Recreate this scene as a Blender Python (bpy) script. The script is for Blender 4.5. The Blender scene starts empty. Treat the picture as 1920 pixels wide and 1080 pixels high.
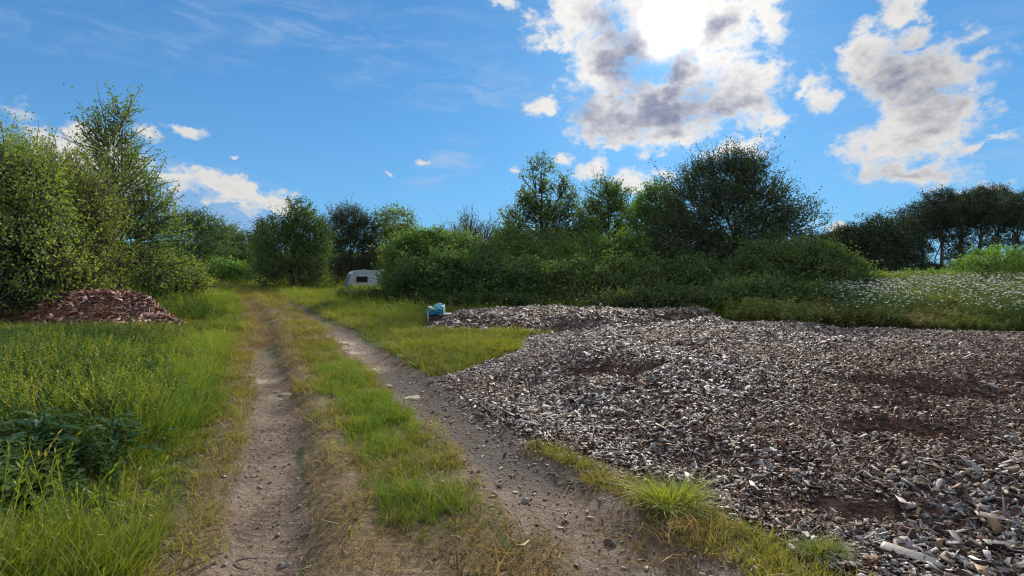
import bpy, math, random
import numpy as np
from mathutils import Vector, Euler

SC = bpy.context.scene
COL = SC.collection
rng = np.random.default_rng(7)
random.seed(7)
R = math.radians

# ------------------------------------------------------------------ camera
EYE = 1.5
cam_d = bpy.data.cameras.new('camera')
cam_d.sensor_width = 36.0
cam_d.lens = 18.75
cam_d.clip_start = 0.05
cam_d.clip_end = 3000
cam = bpy.data.objects.new('camera', cam_d)
cam.location = (0, 0, EYE)
cam.rotation_euler = (R(88.0), 0, 0)
COL.objects.link(cam)
SC.camera = cam

# ------------------------------------------------------------------ light
SUN_AZ, SUN_EL = 16.2, 23.2           # degrees right of +Y, above the horizon
SUN_STRENGTH = 3.6
SKY_STRENGTH = 0.1
SKY_TINT = (.050, .136, .226)            # colour cast of the clear sky
SC.view_settings.view_transform = 'Standard'
SC.view_settings.look = 'None'
SC.view_settings.exposure = 0.9
SC.view_settings.gamma = 1.0
SC.view_settings.use_curve_mapping = False
SC.cycles.max_bounces = 6
SC.cycles.diffuse_bounces = 3
SC.cycles.glossy_bounces = 2
SC.cycles.transmission_bounces = 4
SC.cycles.transparent_max_bounces = 4
SC.cycles.sample_clamp_indirect = 4.0
SC.cycles.pixel_filter_type = 'BLACKMAN_HARRIS'
SC.cycles.filter_width = 1.2

sd = bpy.data.lights.new('sun', 'SUN')
sd.energy = SUN_STRENGTH
sd.angle = R(3.0)
sd.color = (1.0, 0.93, 0.82)
sun = bpy.data.objects.new('sun', sd)
COL.objects.link(sun)
sun_dir = Vector((math.sin(R(SUN_AZ)) * math.cos(R(SUN_EL)), math.cos(R(SUN_AZ)) * math.cos(R(SUN_EL)), math.sin(R(SUN_EL))))
sun.location = sun_dir * 100
sun.rotation_euler = (-sun_dir).to_track_quat('-Z', 'Y').to_euler()


class S:
    """a tiny expression wrapper round shader math nodes"""
    def __init__(self, nt, sock): self.nt, self.s = nt, sock
    def _m(self, op, *a):
        n = self.nt.nodes.new('ShaderNodeMath'); n.operation = op
        for i, v in enumerate((self,) + a):
            if isinstance(v, S): self.nt.links.new(v.s, n.inputs[i])
            else: n.inputs[i].default_value = v
        return S(self.nt, n.outputs[0])
    def __add__(s, o): return s._m('ADD', o)
    def __radd__(s, o): return s._m('ADD', o)
    def __sub__(s, o): return s._m('SUBTRACT', o)
    def __mul__(s, o): return s._m('MULTIPLY', o)
    def __rmul__(s, o): return s._m('MULTIPLY', o)
    def __truediv__(s, o): return s._m('DIVIDE', o)
    def f(s, op, *a): return s._m(op, *a)
    def step(s, a, b):
        n = s.nt.nodes.new('ShaderNodeMapRange'); n.interpolation_type = 'SMOOTHSTEP'
        s.nt.links.new(s.s, n.inputs[0]); n.inputs[1].default_value = a; n.inputs[2].default_value = b
        return S(s.nt, n.outputs[0])


def pix_dir(px, py):
    """azimuth, elevation in degrees of the place in the sky seen at a photo point"""
    v = Vector(((px - 960) / 1000, (540 - py) / 1000, -1.0))
    v.rotate(Euler((R(88.0), 0, 0)))
    v.normalize()
    return math.degrees(math.atan2(v.x, v.y)), math.degrees(math.asin(v.z))


def build_world():
    w = bpy.data.worlds.new('World'); SC.world = w; w.use_nodes = True
    w.cycles.sampling_method = 'MANUAL'; w.cycles.sample_map_resolution = 512
    nt = w.node_tree; nt.nodes.clear(); L = nt.links.new
    out = nt.nodes.new('ShaderNodeOutputWorld'); bg = nt.nodes.new('ShaderNodeBackground')
    bg.inputs[1].default_value = SKY_STRENGTH
    sky = nt.nodes.new('ShaderNodeTexSky'); sky.sky_type = 'NISHITA'; sky.sun_disc = False
    sky.sun_elevation = R(SUN_EL); sky.sun_rotation = R(SUN_AZ)
    sky.altitude = 0; sky.air_density = 1.0; sky.dust_density = 0.2; sky.ozone_density = 3.0
    tc = nt.nodes.new('ShaderNodeTexCoord')
    sep = nt.nodes.new('ShaderNodeSeparateXYZ'); L(tc.outputs['Generated'], sep.inputs[0])
    x, y, z = (S(nt, o) for o in sep.outputs)
    az = x.f('ARCTAN2', y) * 57.2958
    el = z.f('ARCSINE') * 57.2958

    def noise(scale, detail, sx=1, sz=1.5, dist=0.0, seed=0.0, rough=0.55, out=0):
        mp = nt.nodes.new('ShaderNodeMapping'); mp.inputs['Scale'].default_value = (sx, sx, sz)
        mp.inputs['Location'].default_value = (seed, seed * .7, seed * .3)
        L(tc.outputs['Generated'], mp.inputs[0])
        n = nt.nodes.new('ShaderNodeTexNoise'); n.inputs['Scale'].default_value = scale
        n.inputs['Detail'].default_value = detail; n.inputs['Distortion'].default_value = dist
        n.inputs['Roughness'].default_value = rough
        L(mp.outputs[0], n.inputs['Vector'])
        return n.outputs[1] if out else S(nt, n.outputs[0])
    # sky coordinates in degrees, with the outlines of the clouds pushed about by noise
    cmb = nt.nodes.new('ShaderNodeCombineXYZ'); L(az.s, cmb.inputs[0]); L(el.s, cmb.inputs[1])
    wn = nt.nodes.new('ShaderNodeVectorMath'); wn.operation = 'SUBTRACT'; L(noise(13, 4, sz=1.3, seed=2.2, rough=.6, out=1), wn.inputs[0]); wn.inputs[1].default_value = (.5, .5, .5)
    ws = nt.nodes.new('ShaderNodeVectorMath'); ws.operation = 'MULTIPLY_ADD'; L(wn.outputs[0], ws.inputs[0]); ws.inputs[1].default_value = (6.5, 5, 0); L(cmb.outputs[0], ws.inputs[2])
    wz = nt.nodes.new('ShaderNodeVectorMath'); wz.operation = 'MULTIPLY'; L(ws.outputs[0], wz.inputs[0]); wz.inputs[1].default_value = (1, 1, 0)
    warped = wz.outputs[0]
    hv = nt.nodes.new('ShaderNodeVectorMath'); hv.operation = 'ADD'; L(warped, hv.inputs[0]); L(cmb.outputs[0], hv.inputs[1])
    hs = nt.nodes.new('ShaderNodeVectorMath'); hs.operation = 'SCALE'; L(hv.outputs[0], hs.inputs[0]); hs.inputs['Scale'].default_value = .5
    soft = hs.outputs[0]

    def blobs(lst, k0=1.75, src=warped):
        F = None
        for (px, py, rx, ry, rot, wt) in lst:
            a0, e0 = pix_dir(px, py)
            k = 57.3 / 1000 * math.cos(R(a0)) * k0
            mp = nt.nodes.new('ShaderNodeMapping'); mp.vector_type = 'TEXTURE'
            mp.inputs['Location'].default_value = (a0, e0, 0); mp.inputs['Rotation'].default_value = (0, 0, R(rot)); mp.inputs['Scale'].default_value = (rx * k, ry * k, 1)
            L(src, mp.inputs[0])
            g = nt.nodes.new('ShaderNodeTexGradient'); g.gradient_type = 'SPHERICAL'; L(mp.outputs[0], g.inputs[0])
            g = S(nt, g.outputs[1])
            F = g * wt if F is None else (g * wt).f('MAXIMUM', F)
        return F
    # cumulus: the big backlit cloud round the sun, the tall one to its right, the trail and the left bank
    F = blobs([
        (1080, 25, 85, 60, 0, 1.0), (1130, 130, 75, 100, 0, 1.0), (1220, 205, 150, 60, 0, 1.05), (1350, 60, 110, 70, 0, 1.0), (1270, 20, 120, 90, 0, 1.1), (1110, 235, 60, 50, 0, .9),
        (1390, 180, 105, 75, -15, 1.0), (1030, 202, 50, 22, 0, .85), (1270, 240, 130, 36, 0, .95), (1150, 265, 60, 24, 10, .8), (1290, 130, 60, 60, 0, .9),
        (1440, 225, 60, 40, 0, .9), (1440, 30, 30, 50, 0, .85), (1380, 285, 75, 24, 0, .8),
        (1690, 30, 70, 38, 25, .9), (1610, 105, 60, 55, 0, 1.0), (1720, 140, 120, 62, -15, 1.05), (1730, 215, 110, 60, -20, 1.0),
        (1690, 270, 110, 50, 0, .9), (1700, 325, 105, 36, 0, .92), (1535, 175, 26, 34, 0, .8), (1840, 70, 50, 26, 20, .62), (1880, 262, 70, 14, 10, .7),
        (1870, 348, 60, 18, 0, .75), (1560, 430, 50, 16, 0, .75),
        (340, 335, 70, 26, -8, .95), (430, 352, 110, 30, -14, 1.05), (520, 388, 70, 20, -18, .9), (180, 300, 120, 55, -20, .95), (430, 378, 60, 9, -6, .75),
    ])
    F = F.f('MAXIMUM', blobs([(348, 245, 36, 13, 0, .95), (145, 248, 36, 22, 0, .9), (278, 252, 26, 17, 0, .9), (435, 292, 22, 6, 0, .8), (735, 328, 11, 7, 0, .8), (790, 303, 24, 10, 0, .72), (950, 4, 44, 15, 0, .85),
                               (1110, 312, 38, 24, 0, .95), (1055, 302, 26, 20, 0, .85), (1190, 345, 52, 30, 0, 1.0), (1245, 322, 24, 22, 0, .9), (975, 314, 22, 13, 0, .8), (1535, 175, 28, 36, 0, .85)], src=soft))
    # the same kind of broken cloud goes on round the rest of the sky, outside the picture, whitened to give fill light
    nbig = noise(2.4, 2, seed=4.0)
    oth = az.f('ABSOLUTE').step(50, 62).f('MAXIMUM', el.step(32, 42))
    F = F.f('MAXIMUM', oth * nbig.step(.44, .62) * .95)
    n1 = noise(16, 8, sz=1.5, dist=.35, seed=1.3, rough=.62)
    n4 = noise(24, 5, sz=1.9, dist=.5, seed=9.2, rough=.62)
    n2 = noise(60, 4, sz=1.3, seed=7.7, rough=.6)
    dens = F * 1.05 + (n1 - .5) * 1.35 + (n2 - .5) * .5 - .43
    alpha = dens.step(-.05, .36)
    wisp = blobs([(850, 160, 150, 36, -4, 1.0), (560, 50, 330, 40, 3, .7), (150, 70, 260, 26, 4, .6), (830, 312, 55, 26, 25, 1.0),
                  (1830, 120, 110, 70, 20, .8), (1760, 270, 150, 110, 0, .8), (520, 332, 60, 10, -10, 1.1), (1500, 90, 60, 60, 0, .4)])
    bank = blobs([(380, 400, 170, 55, -8, 1.25), (150, 340, 200, 70, 0, 1.2)], src=cmb.outputs[0])     # pale grey-blue base of the bank on the left
    nw = noise(9, 6, sx=.8, sz=3.4, dist=.8, seed=3.1, rough=.62)
    wa = wisp * nw.step(.40, .75) * .9
    # how thick: the deep parts of the clouds
    G = blobs([(1170, 120, 50, 75, 25, 1.0), (1240, 205, 130, 38, 6, 1.05), (1270, 125, 42, 36, 0, .95), (1105, 215, 40, 40, 0, .9), (1130, 40, 45, 30, 0, .75), (1350, 215, 70, 30, 10, .7), (1420, 190, 60, 30, 0, .6),
               (1690, 140, 90, 45, -10, .62), (1740, 180, 60, 40, -30, .6), (1350, 50, 30, 22, 0, .7), (1690, 325, 70, 14, 0, .55), (1750, 245, 60, 18, 30, .45)], 1.6)
    vd = nt.nodes.new('ShaderNodeVectorMath'); vd.operation = 'DOT_PRODUCT'
    L(tc.outputs['Generated'], vd.inputs[0]); vd.inputs[1].default_value = sun_dir
    cosang = S(nt, vd.outputs['Value'])
    ang = cosang.f('MINIMUM', 1.0).f('ARCCOSINE') * 57.2958
    near = ((ang / 14.0) * (ang / 14.0) * -1.0).f('EXPONENT')
    core = ((ang / 1.8) * (ang / 1.8) * -1.0).f('EXPONENT')
    halo = ((ang / 5.0) * -1.0).f('EXPONENT')
    thick = (G * 1.25 + dens * .42 + (n1 - .5) * 1.0 + (n2 - .5) * .5 + (n4 - .5) * .7).step(.05, 1.5)
    thick = thick * ((oth * -.55) + 1.0)
    lit = near * .35 + .88
    ramp = nt.nodes.new('ShaderNodeMix'); ramp.data_type = 'RGBA'
    L(thick.s, ramp.inputs[0]); ramp.inputs[6].default_value = (1.0, .985, .955, 1); ramp.inputs[7].default_value = (.26, .29, .42, 1)

    def vscale(colsock, fac):
        n = nt.nodes.new('ShaderNodeVectorMath'); n.operation = 'SCALE'
        L(colsock, n.inputs[0])
        if isinstance(fac, S): L(fac.s, n.inputs['Scale'])
        else: n.inputs['Scale'].default_value = fac
        return n.outputs[0]

    def vadd(a, b):
        n = nt.nodes.new('ShaderNodeVectorMath'); n.operation = 'ADD'; L(a, n.inputs[0]); L(b, n.inputs[1]); return n.outputs[0]

    def mixc(fac, a, b):
        n = nt.nodes.new('ShaderNodeMix'); n.data_type = 'RGBA'; L(fac.s, n.inputs[0]); L(a, n.inputs[6]); L(b, n.inputs[7]); return n.outputs[2]
    U = 1.0 / (SKY_STRENGTH * 2 ** SC.view_settings.exposure)          # background value of a just-white sky
    away = oth * (cosang * -.45 + .9).f('MAXIMUM', 0.0)                  # unseen clouds, lit from the front, brightened to add fill light
    cloud = vscale(ramp.outputs[2], (lit + away) * (U * .86))
    glowc = nt.nodes.new('ShaderNodeRGB'); glowc.outputs[0].default_value = (1, .97, .90, 1)
    cloud = vadd(cloud, vscale(glowc.outputs[0], core * (U * 2.2)))
    # clear sky: deep blue, evened out
    gm = nt.nodes.new('ShaderNodeGamma'); L(sky.outputs[0], gm.inputs[0]); gm.inputs[1].default_value = .62
    tint = nt.nodes.new('ShaderNodeMix'); tint.data_type = 'RGBA'; tint.blend_type = 'MULTIPLY'; tint.inputs[0].default_value = 1
    L(gm.outputs[0], tint.inputs[6]); tint.inputs[7].default_value = (*SKY_TINT, 1)
    base = vscale(tint.outputs[2], U)
    hz = nt.nodes.new('ShaderNodeRGB'); hz.outputs[0].default_value = (.30, .58, .93, 1)
    base = mixc((el.f('MAXIMUM', 0.0) / -13.0).f('EXPONENT') * .55, base, vscale(hz.outputs[0], U))
    wc = nt.nodes.new('ShaderNodeRGB'); wc.outputs[0].default_value = (.48, .66, .95, 1)
    base = mixc(wa.f('MINIMUM', .65), base, vscale(wc.outputs[0], U * .85))
    bc = nt.nodes.new('ShaderNodeRGB'); bc.outputs[0].default_value = (.27, .45, .74, 1)
    base = mixc(bank.step(.25, .9) * .75, base, vscale(bc.outputs[0], U))
    base = vadd(base, vscale(glowc.outputs[0], core * (U * 1.2) + halo * (U * .22)))
    fin = mixc(alpha, base, cloud)
    L(fin, bg.inputs[0]); L(bg.outputs[0], out.inputs[0])


build_world()

# ------------------------------------------------------------------ helpers
def tag(o, label=None, cat=None, group=None, kind=None):
    if label: o['label'] = label
    if cat: o['category'] = cat
    if group: o['group'] = group
    if kind: o['kind'] = kind
    return o


def link(o, parent=None):
    COL.objects.link(o)
    if parent is not None: o.parent = parent
    return o


def empty(name, loc, rz=0.0):
    o = bpy.data.objects.new(name, None); o.empty_display_size = .2
    o.location = loc; o.rotation_euler = (0, 0, rz)
    return link(o)


def mesh_np(name, V, Fs, mat=None, attrs=None, smooth=False):
    """Fs: list of (n,k) int arrays"""
    me = bpy.data.meshes.new(name)
    V = np.asarray(V, dtype=np.float32)
    me.vertices.add(len(V)); me.vertices.foreach_set('co', V.ravel())
    Fs = [np.asarray(f, dtype=np.int32) for f in Fs if len(f)]
    nl = sum(f.size for f in Fs); npoly = sum(len(f) for f in Fs)
    me.loops.add(nl); me.polygons.add(npoly)
    me.loops.foreach_set('vertex_index', np.concatenate([f.ravel() for f in Fs]))
    tot = np.concatenate([np.full(len(f), f.shape[1], np.int32) for f in Fs])
    st = np.concatenate([[0], np.cumsum(tot)[:-1]]).astype(np.int32)
    me.polygons.foreach_set('loop_start', st)
    me.polygons.foreach_set('loop_total', tot)
    for k, (dom, typ, arr) in (attrs or {}).items():
        a = me.attributes.new(k, typ, dom)
        key = {'FLOAT': 'value', 'INT': 'value', 'FLOAT_VECTOR': 'vector', 'FLOAT_COLOR': 'color'}[typ]
        a.data.foreach_set(key, np.asarray(arr).astype(np.int32 if typ == 'INT' else np.float32).ravel())
    if smooth: me.polygons.foreach_set('use_smooth', np.ones(npoly, bool))
    me.update(calc_edges=True); me.validate()
    if mat: me.materials.append(mat)
    return me


def obj(name, me, parent=None):
    return link(bpy.data.objects.new(name, me), parent)


def unit(v): return v / (np.linalg.norm(v, axis=-1, keepdims=True) + 1e-9)


_perm = {}
def vnoise(x, y, seed=0):
    if seed not in _perm: _perm[seed] = np.random.default_rng(seed + 100).random((256, 256))
    t = _perm[seed]
    x = np.asarray(x, float); y = np.asarray(y, float)
    xi = np.floor(x).astype(int); yi = np.floor(y).astype(int)
    fx = x - xi; fy = y - yi
    fx = fx * fx * (3 - 2 * fx); fy = fy * fy * (3 - 2 * fy)
    a = t[xi & 255, yi & 255]; b = t[(xi + 1) & 255, yi & 255]; c = t[xi & 255, (yi + 1) & 255]; d = t[(xi + 1) & 255, (yi + 1) & 255]
    return (a * (1 - fx) + b * fx) * (1 - fy) + (c * (1 - fx) + d * fx) * fy


def fbm(x, y, oct=4, seed=0):
    s = 0; a = .5; n = 0
    for k in range(oct):
        s = s + a * vnoise(x * 2 ** k + 17 * k, y * 2 ** k - 9 * k, seed + k); n += a; a *= .55
    return s / n


def sstep(a, b, x):
    t = np.clip((x - a) / (b - a), 0, 1); return t * t * (3 - 2 * t)


def gauss2(x, y, cx, cy, rx, ry, rot=0):
    c, s = math.cos(rot), math.sin(rot)
    u = ((x - cx) * c + (y - cy) * s) / rx; v = (-(x - cx) * s + (y - cy) * c) / ry
    return np.exp(-(u * u + v * v))


# ---- materials
def new_mat(name):
    m = bpy.data.materials.new(name); m.use_nodes = True
    nt = m.node_tree; nt.nodes.clear()
    out = nt.nodes.new('ShaderNodeOutputMaterial')
    return m, nt, out


def add_mix(nt, fac, a, b, blend='MIX'):
    n = nt.nodes.new('ShaderNodeMix'); n.data_type = 'RGBA'; n.blend_type = blend
    for i, v in ((0, fac), (6, a), (7, b)):
        if isinstance(v, S): nt.links.new(v.s, n.inputs[i])
        elif hasattr(v, 'links') or isinstance(v, bpy.types.NodeSocket): nt.links.new(v, n.inputs[i])
        elif isinstance(v, (int, float)): n.inputs[i].default_value = v
        else: n.inputs[i].default_value = (*v, 1)
    return n.outputs[2]


def tex_noise(nt, scale, detail=3, coord='Object', rough=.55, stretch=None, dist=0):
    tc = nt.nodes.new('ShaderNodeTexCoord')
    src = tc.outputs[coord]
    if stretch:
        mp = nt.nodes.new('ShaderNodeMapping'); mp.inputs['Scale'].default_value = stretch
        nt.links.new(src, mp.inputs[0]); src = mp.outputs[0]
    n = nt.nodes.new('ShaderNodeTexNoise'); n.inputs['Scale'].default_value = scale; n.inputs['Detail'].default_value = detail
    n.inputs['Roughness'].default_value = rough; n.inputs['Distortion'].default_value = dist
    nt.links.new(src, n.inputs['Vector'])
    return S(nt, n.outputs[0])


def attr(nt, name, kind='GEOMETRY', out='Fac'):
    n = nt.nodes.new('ShaderNodeAttribute'); n.attribute_name = name; n.attribute_type = kind
    return n.outputs[out]


def leaf_mat(name, c0, c1, trans=.42, tcol=(1.15, 1.25, .55), gloss=.025):
    m, nt, out = new_mat(name); L = nt.links.new
    t = S(nt, attr(nt, 'tint'))
    oi = nt.nodes.new('ShaderNodeObjectInfo')
    col = add_mix(nt, t, c0, c1)
    hv = nt.nodes.new('ShaderNodeHueSaturation')
    L(col, hv.inputs['Color'])
    L((S(nt, oi.outputs['Random']) * .035 + .475).s, hv.inputs['Hue'])
    L((S(nt, oi.outputs['Random']) * .35 + 1.32).s, hv.inputs['Value'])
    col = hv.outputs[0]
    df = nt.nodes.new('ShaderNodeBsdfDiffuse'); L(col, df.inputs[0])
    tr = nt.nodes.new('ShaderNodeBsdfTranslucent'); L(add_mix(nt, 1.0, col, tcol, 'MULTIPLY'), tr.inputs[0])
    mx = nt.nodes.new('ShaderNodeMixShader'); mx.inputs[0].default_value = trans
    L(df.outputs[0], mx.inputs[1]); L(tr.outputs[0], mx.inputs[2])
    gl = nt.nodes.new('ShaderNodeBsdfGlossy'); gl.inputs['Roughness'].default_value = .6; gl.inputs[0].default_value = (1, 1, 1, 1)
    m2 = nt.nodes.new('ShaderNodeMixShader'); m2.inputs[0].default_value = gloss
    L(mx.outputs[0], m2.inputs[1]); L(gl.outputs[0], m2.inputs[2]); L(m2.outputs[0], out.inputs[0])
    return m


def inst_leaf_mat(name, trans=.4, tcol=(1.2, 1.2, .5), tip=(1.25, 1.15, .8)):
    """grass and weeds: colour comes with each instance, a little paler towards the tip of the blade"""
    m, nt, out = new_mat(name); L = nt.links.new
    col = attr(nt, 'tint', 'INSTANCER', 'Color')
    h = S(nt, attr(nt, 'h'))
    col = add_mix(nt, h, col, add_mix(nt, 1.0, col, tip, 'MULTIPLY'))
    df = nt.nodes.new('ShaderNodeBsdfDiffuse'); L(col, df.inputs[0])
    tr = nt.nodes.new('ShaderNodeBsdfTranslucent'); L(add_mix(nt, 1.0, col, tcol, 'MULTIPLY'), tr.inputs[0])
    mx = nt.nodes.new('ShaderNodeMixShader'); mx.inputs[0].default_value = trans
    L(df.outputs[0], mx.inputs[1]); L(tr.outputs[0], mx.inputs[2])
    gl = nt.nodes.new('ShaderNodeBsdfGlossy'); gl.inputs['Roughness'].default_value = .55
    m2 = nt.nodes.new('ShaderNodeMixShader'); m2.inputs[0].default_value = .03
    L(mx.outputs[0], m2.inputs[1]); L(gl.outputs[0], m2.inputs[2]); L(m2.outputs[0], out.inputs[0])
    return m


def plain_mat(name, col, rough=.7, var=.25, scale=8, bump=.0, bscale=40, spec=.4, metal=0, stretch=None):
    m, nt, out = new_mat(name); L = nt.links.new
    b = nt.nodes.new('ShaderNodeBsdfPrincipled'); L(b.outputs[0], out.inputs[0])
    n = tex_noise(nt, scale, 5, stretch=stretch)
    c0 = tuple(max(0, c * (1 - var)) for c in col); c1 = tuple(min(1, c * (1 + var)) for c in col)
    L(add_mix(nt, n.step(.3, .7), c0, c1), b.inputs['Base Color'])
    b.inputs['Roughness'].default_value = rough; b.inputs['Metallic'].default_value = metal
    b.inputs['Specular IOR Level'].default_value = spec
    if bump:
        bn = nt.nodes.new('ShaderNodeBump'); bn.inputs['Strength'].default_value = bump; bn.inputs['Distance'].default_value = .02
        L(tex_noise(nt, bscale, 5, stretch=stretch).s, bn.inputs['Height']); L(bn.outputs[0], b.inputs['Normal'])
    return m


# ------------------------------------------------------------------ the lie of the land
RUT_Y = np.array([-8, 1.0, 2.6, 3.4, 4.35, 5.9, 8.6, 13, 20, 30, 45, 70])
RUT_L = np.array([-1.0, -1.1, -1.24, -1.52, -1.93, -2.62, -4.0, -6.0, -9.5, -15.2, -25, -42])
RUT_RY = np.array([-8, 1.0, 2.6, 3.6, 5.1, 7.0, 9.7, 14.3, 21, 31, 46, 70])
RUT_R = np.array([2.0, 1.35, .70, .14, -.45, -1.42, -2.75, -4.9, -8.4, -14.2, -24, -41])


def xl(y): return np.interp(y, RUT_Y, RUT_L)
def xr(y): return np.interp(y, RUT_RY, RUT_R)


PILE = np.array([(-0.95, 7.1), (-.45, 6.0), (.15, 4.75), (.72, 4.05), (1.25, 3.4), (1.6, 2.55), (1.9, 1.6), (2.7, .6), (9, .4), (14, 5), (15, 9.5), (12, 11.5),
                 (8.5, 12.4), (5.5, 12.9), (3, 12.7), (1.2, 12.35), (.35, 12.0), (.2, 11.0), (.05, 9.7), (-.55, 8.3)], float)
PILE2 = np.array([(-2.45, 15.6), (-2.2, 13.4), (-1.2, 12.8), (.0, 12.5), (1.2, 12.3), (3.0, 12.6), (4.8, 13.1), (6.4, 14.6), (5.6, 16.6), (2.5, 17.2), (-.5, 17.3), (-2.0, 16.6)], float)
PILE3 = np.array([(-12.6, 12.4), (-11.5, 11.4), (-9.9, 11.0), (-8.5, 11.4), (-7.6, 12.5), (-8.2, 13.4), (-10.2, 13.8), (-12.0, 13.4)], float)


def poly_sd(x, y, P):
    """signed distance, positive inside"""
    d = np.full(x.shape, 1e9); ins = np.zeros(x.shape, bool)
    for i in range(len(P)):
        ax, ay = P[i]; bx, by = P[(i + 1) % len(P)]
        ex, ey = bx - ax, by - ay
        t = np.clip(((x - ax) * ex + (y - ay) * ey) / (ex * ex + ey * ey), 0, 1)
        d = np.minimum(d, np.hypot(x - ax - t * ex, y - ay - t * ey))
        c = ((ay > y) != (by > y)) & (x < (bx - ax) * (y - ay) / (by - ay + 1e-12) + ax)
        ins ^= c
    return np.where(ins, d, -d)


def land(x, y):
    x = np.asarray(x, float); y = np.asarray(y, float)
    z = .10 * (fbm(x * .22, y * .22, 3, 1) - .5) + .05 * (fbm(x * 1.1, y * 1.1, 3, 2) - .5)
    l, r = xl(y), xr(y)
    near = sstep(60, 25, y)
    dl, dr = x - l, x - r
    wob = .07 * (vnoise(y * 1.3, 0 * y, 5) - .5)
    z -= near * .055 * np.exp(-((dl + wob) / .25) ** 4)
    z -= near * .05 * np.exp(-((dr - wob) / .30) ** 4)
    z += near * .05 * np.exp(-((dl - .46) / .16) ** 2)                       # lip right of the left rut
    z += .28 * sstep(.4, 3.2, -dl) * sstep(2, 7, y)                          # verge on the left rises
    z += .75 * sstep(22, 46, y) * sstep(-.45, -.60, x / np.maximum(y, 1))    # and the far left
    z -= 1.08 * gauss2(x, y, -11.5, 45.5, 7, 6.0)                              # hollow with the caravan
    z += .15 * gauss2(x, y, 26, 30, 9, 6) + .25 * gauss2(x, y, 14.5, 15.5, 3, 2) # meadow humps on the right
    z += 2.5 * sstep(120, 400, y)
    return z


def heap(x, y, P, H, run, seed):
    sd = poly_sd(x, y, P) + .30 * (fbm(x * 1.5, y * 1.5, 3, seed) - .5)
    h = H * sstep(0, run, sd)
    amp = sstep(.05, .9, sd)
    h = h + amp * (.30 * (fbm(x * .55, y * .55, 2, seed + 3) - .5) + .10 * (fbm(x * 2.1, y * 2.1, 3, seed + 5) - .5))
    return h, sd


PITS = [(1.0, 6.5, .26, .15, .15), (1.45, 6.15, .24, .12, .14), (3.75, 5.0, .55, .16, .20), (2.9, 4.05, .38, .12, .14), (1.95, 3.15, .25, .08, .10), (3.3, 4.45, .3, .08, .06), (2.4, 7.2, .25, .1, .06)]


def pile_z(x, y):
    h, sd = heap(x, y, PILE, .38, 2.6, 20)
    h = h * (1 - .3 * sstep(3.5, 1.0, y))
    for (cx, cy, rx, ry, dp) in PITS: h = h - dp * gauss2(x, y, cx, cy, rx, ry, -.3)
    h = h + .05 * gauss2(x, y, 3.2, 9.2, 2.6, 1.2) + .10 * gauss2(x, y, 5.2, 5.7, 1.4, .6) - .10 * gauss2(x, y, 6.2, 9.8, 1.2, .8)
    return land(x, y) + np.maximum(h, 0) * (sd > -.05) + .012, sd


def pile2_z(x, y):
    h, sd = heap(x, y, PILE2, .31, 1.2, 33)
    return land(x, y) + np.maximum(h, 0) + .014, sd


def pile3_z(x, y):
    h, sd = heap(x, y, PILE3, .62, 1.1, 47)
    return land(x, y) + np.maximum(h, 0) + .012, sd


# ------------------------------------------------------------------ ground
def soil_material():
    m, nt, out = new_mat('soil'); L = nt.links.new
    b = nt.nodes.new('ShaderNodeBsdfPrincipled'); L(b.outputs[0], out.inputs[0])
    bare, dry, pale, mud = (S(nt, attr(nt, k)) for k in ('bare', 'dry', 'pale', 'mud'))
    n1 = tex_noise(nt, 3.0, 6); n2 = tex_noise(nt, 22, 5); n3 = tex_noise(nt, 90, 3)
    soil = add_mix(nt, n1.step(.35, .65), (.095, .066, .047), (.185, .136, .098))
    soil = add_mix(nt, n2.step(.5, .75), soil, (.24, .185, .14))
    soil = add_mix(nt, pale * n2.step(.3, .55), soil, (.46, .39, .28))
    soil = add_mix(nt, (mud + (n2 - .5) * .8).step(.2, .75), soil, add_mix(nt, n3, (.035, .027, .024), (.10, .08, .068)))
    that = add_mix(nt, n2.step(.35, .68), (.095, .068, .038), (.20, .145, .068))
    turf = add_mix(nt, n2.step(.3, .7), (.03, .045, .012), (.075, .09, .025))
    veg = add_mix(nt, (dry + (n1 - .5) * .6).step(.3, .7), turf, that)
    L(add_mix(nt, (bare + (n2 - .5) * .7).step(.35, .62), veg, soil), b.inputs['Base Color'])
    b.inputs['Roughness'].default_value = .9; b.inputs['Specular IOR Level'].default_value = .25
    bn = nt.nodes.new('ShaderNodeBump'); bn.inputs['Strength'].default_value = 1.0; bn.inputs['Distance'].default_value = .05
    L((n2 * .7 + n3 * .35).s, bn.inputs['Height']); L(bn.outputs[0], b.inputs['Normal'])
    return m


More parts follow.
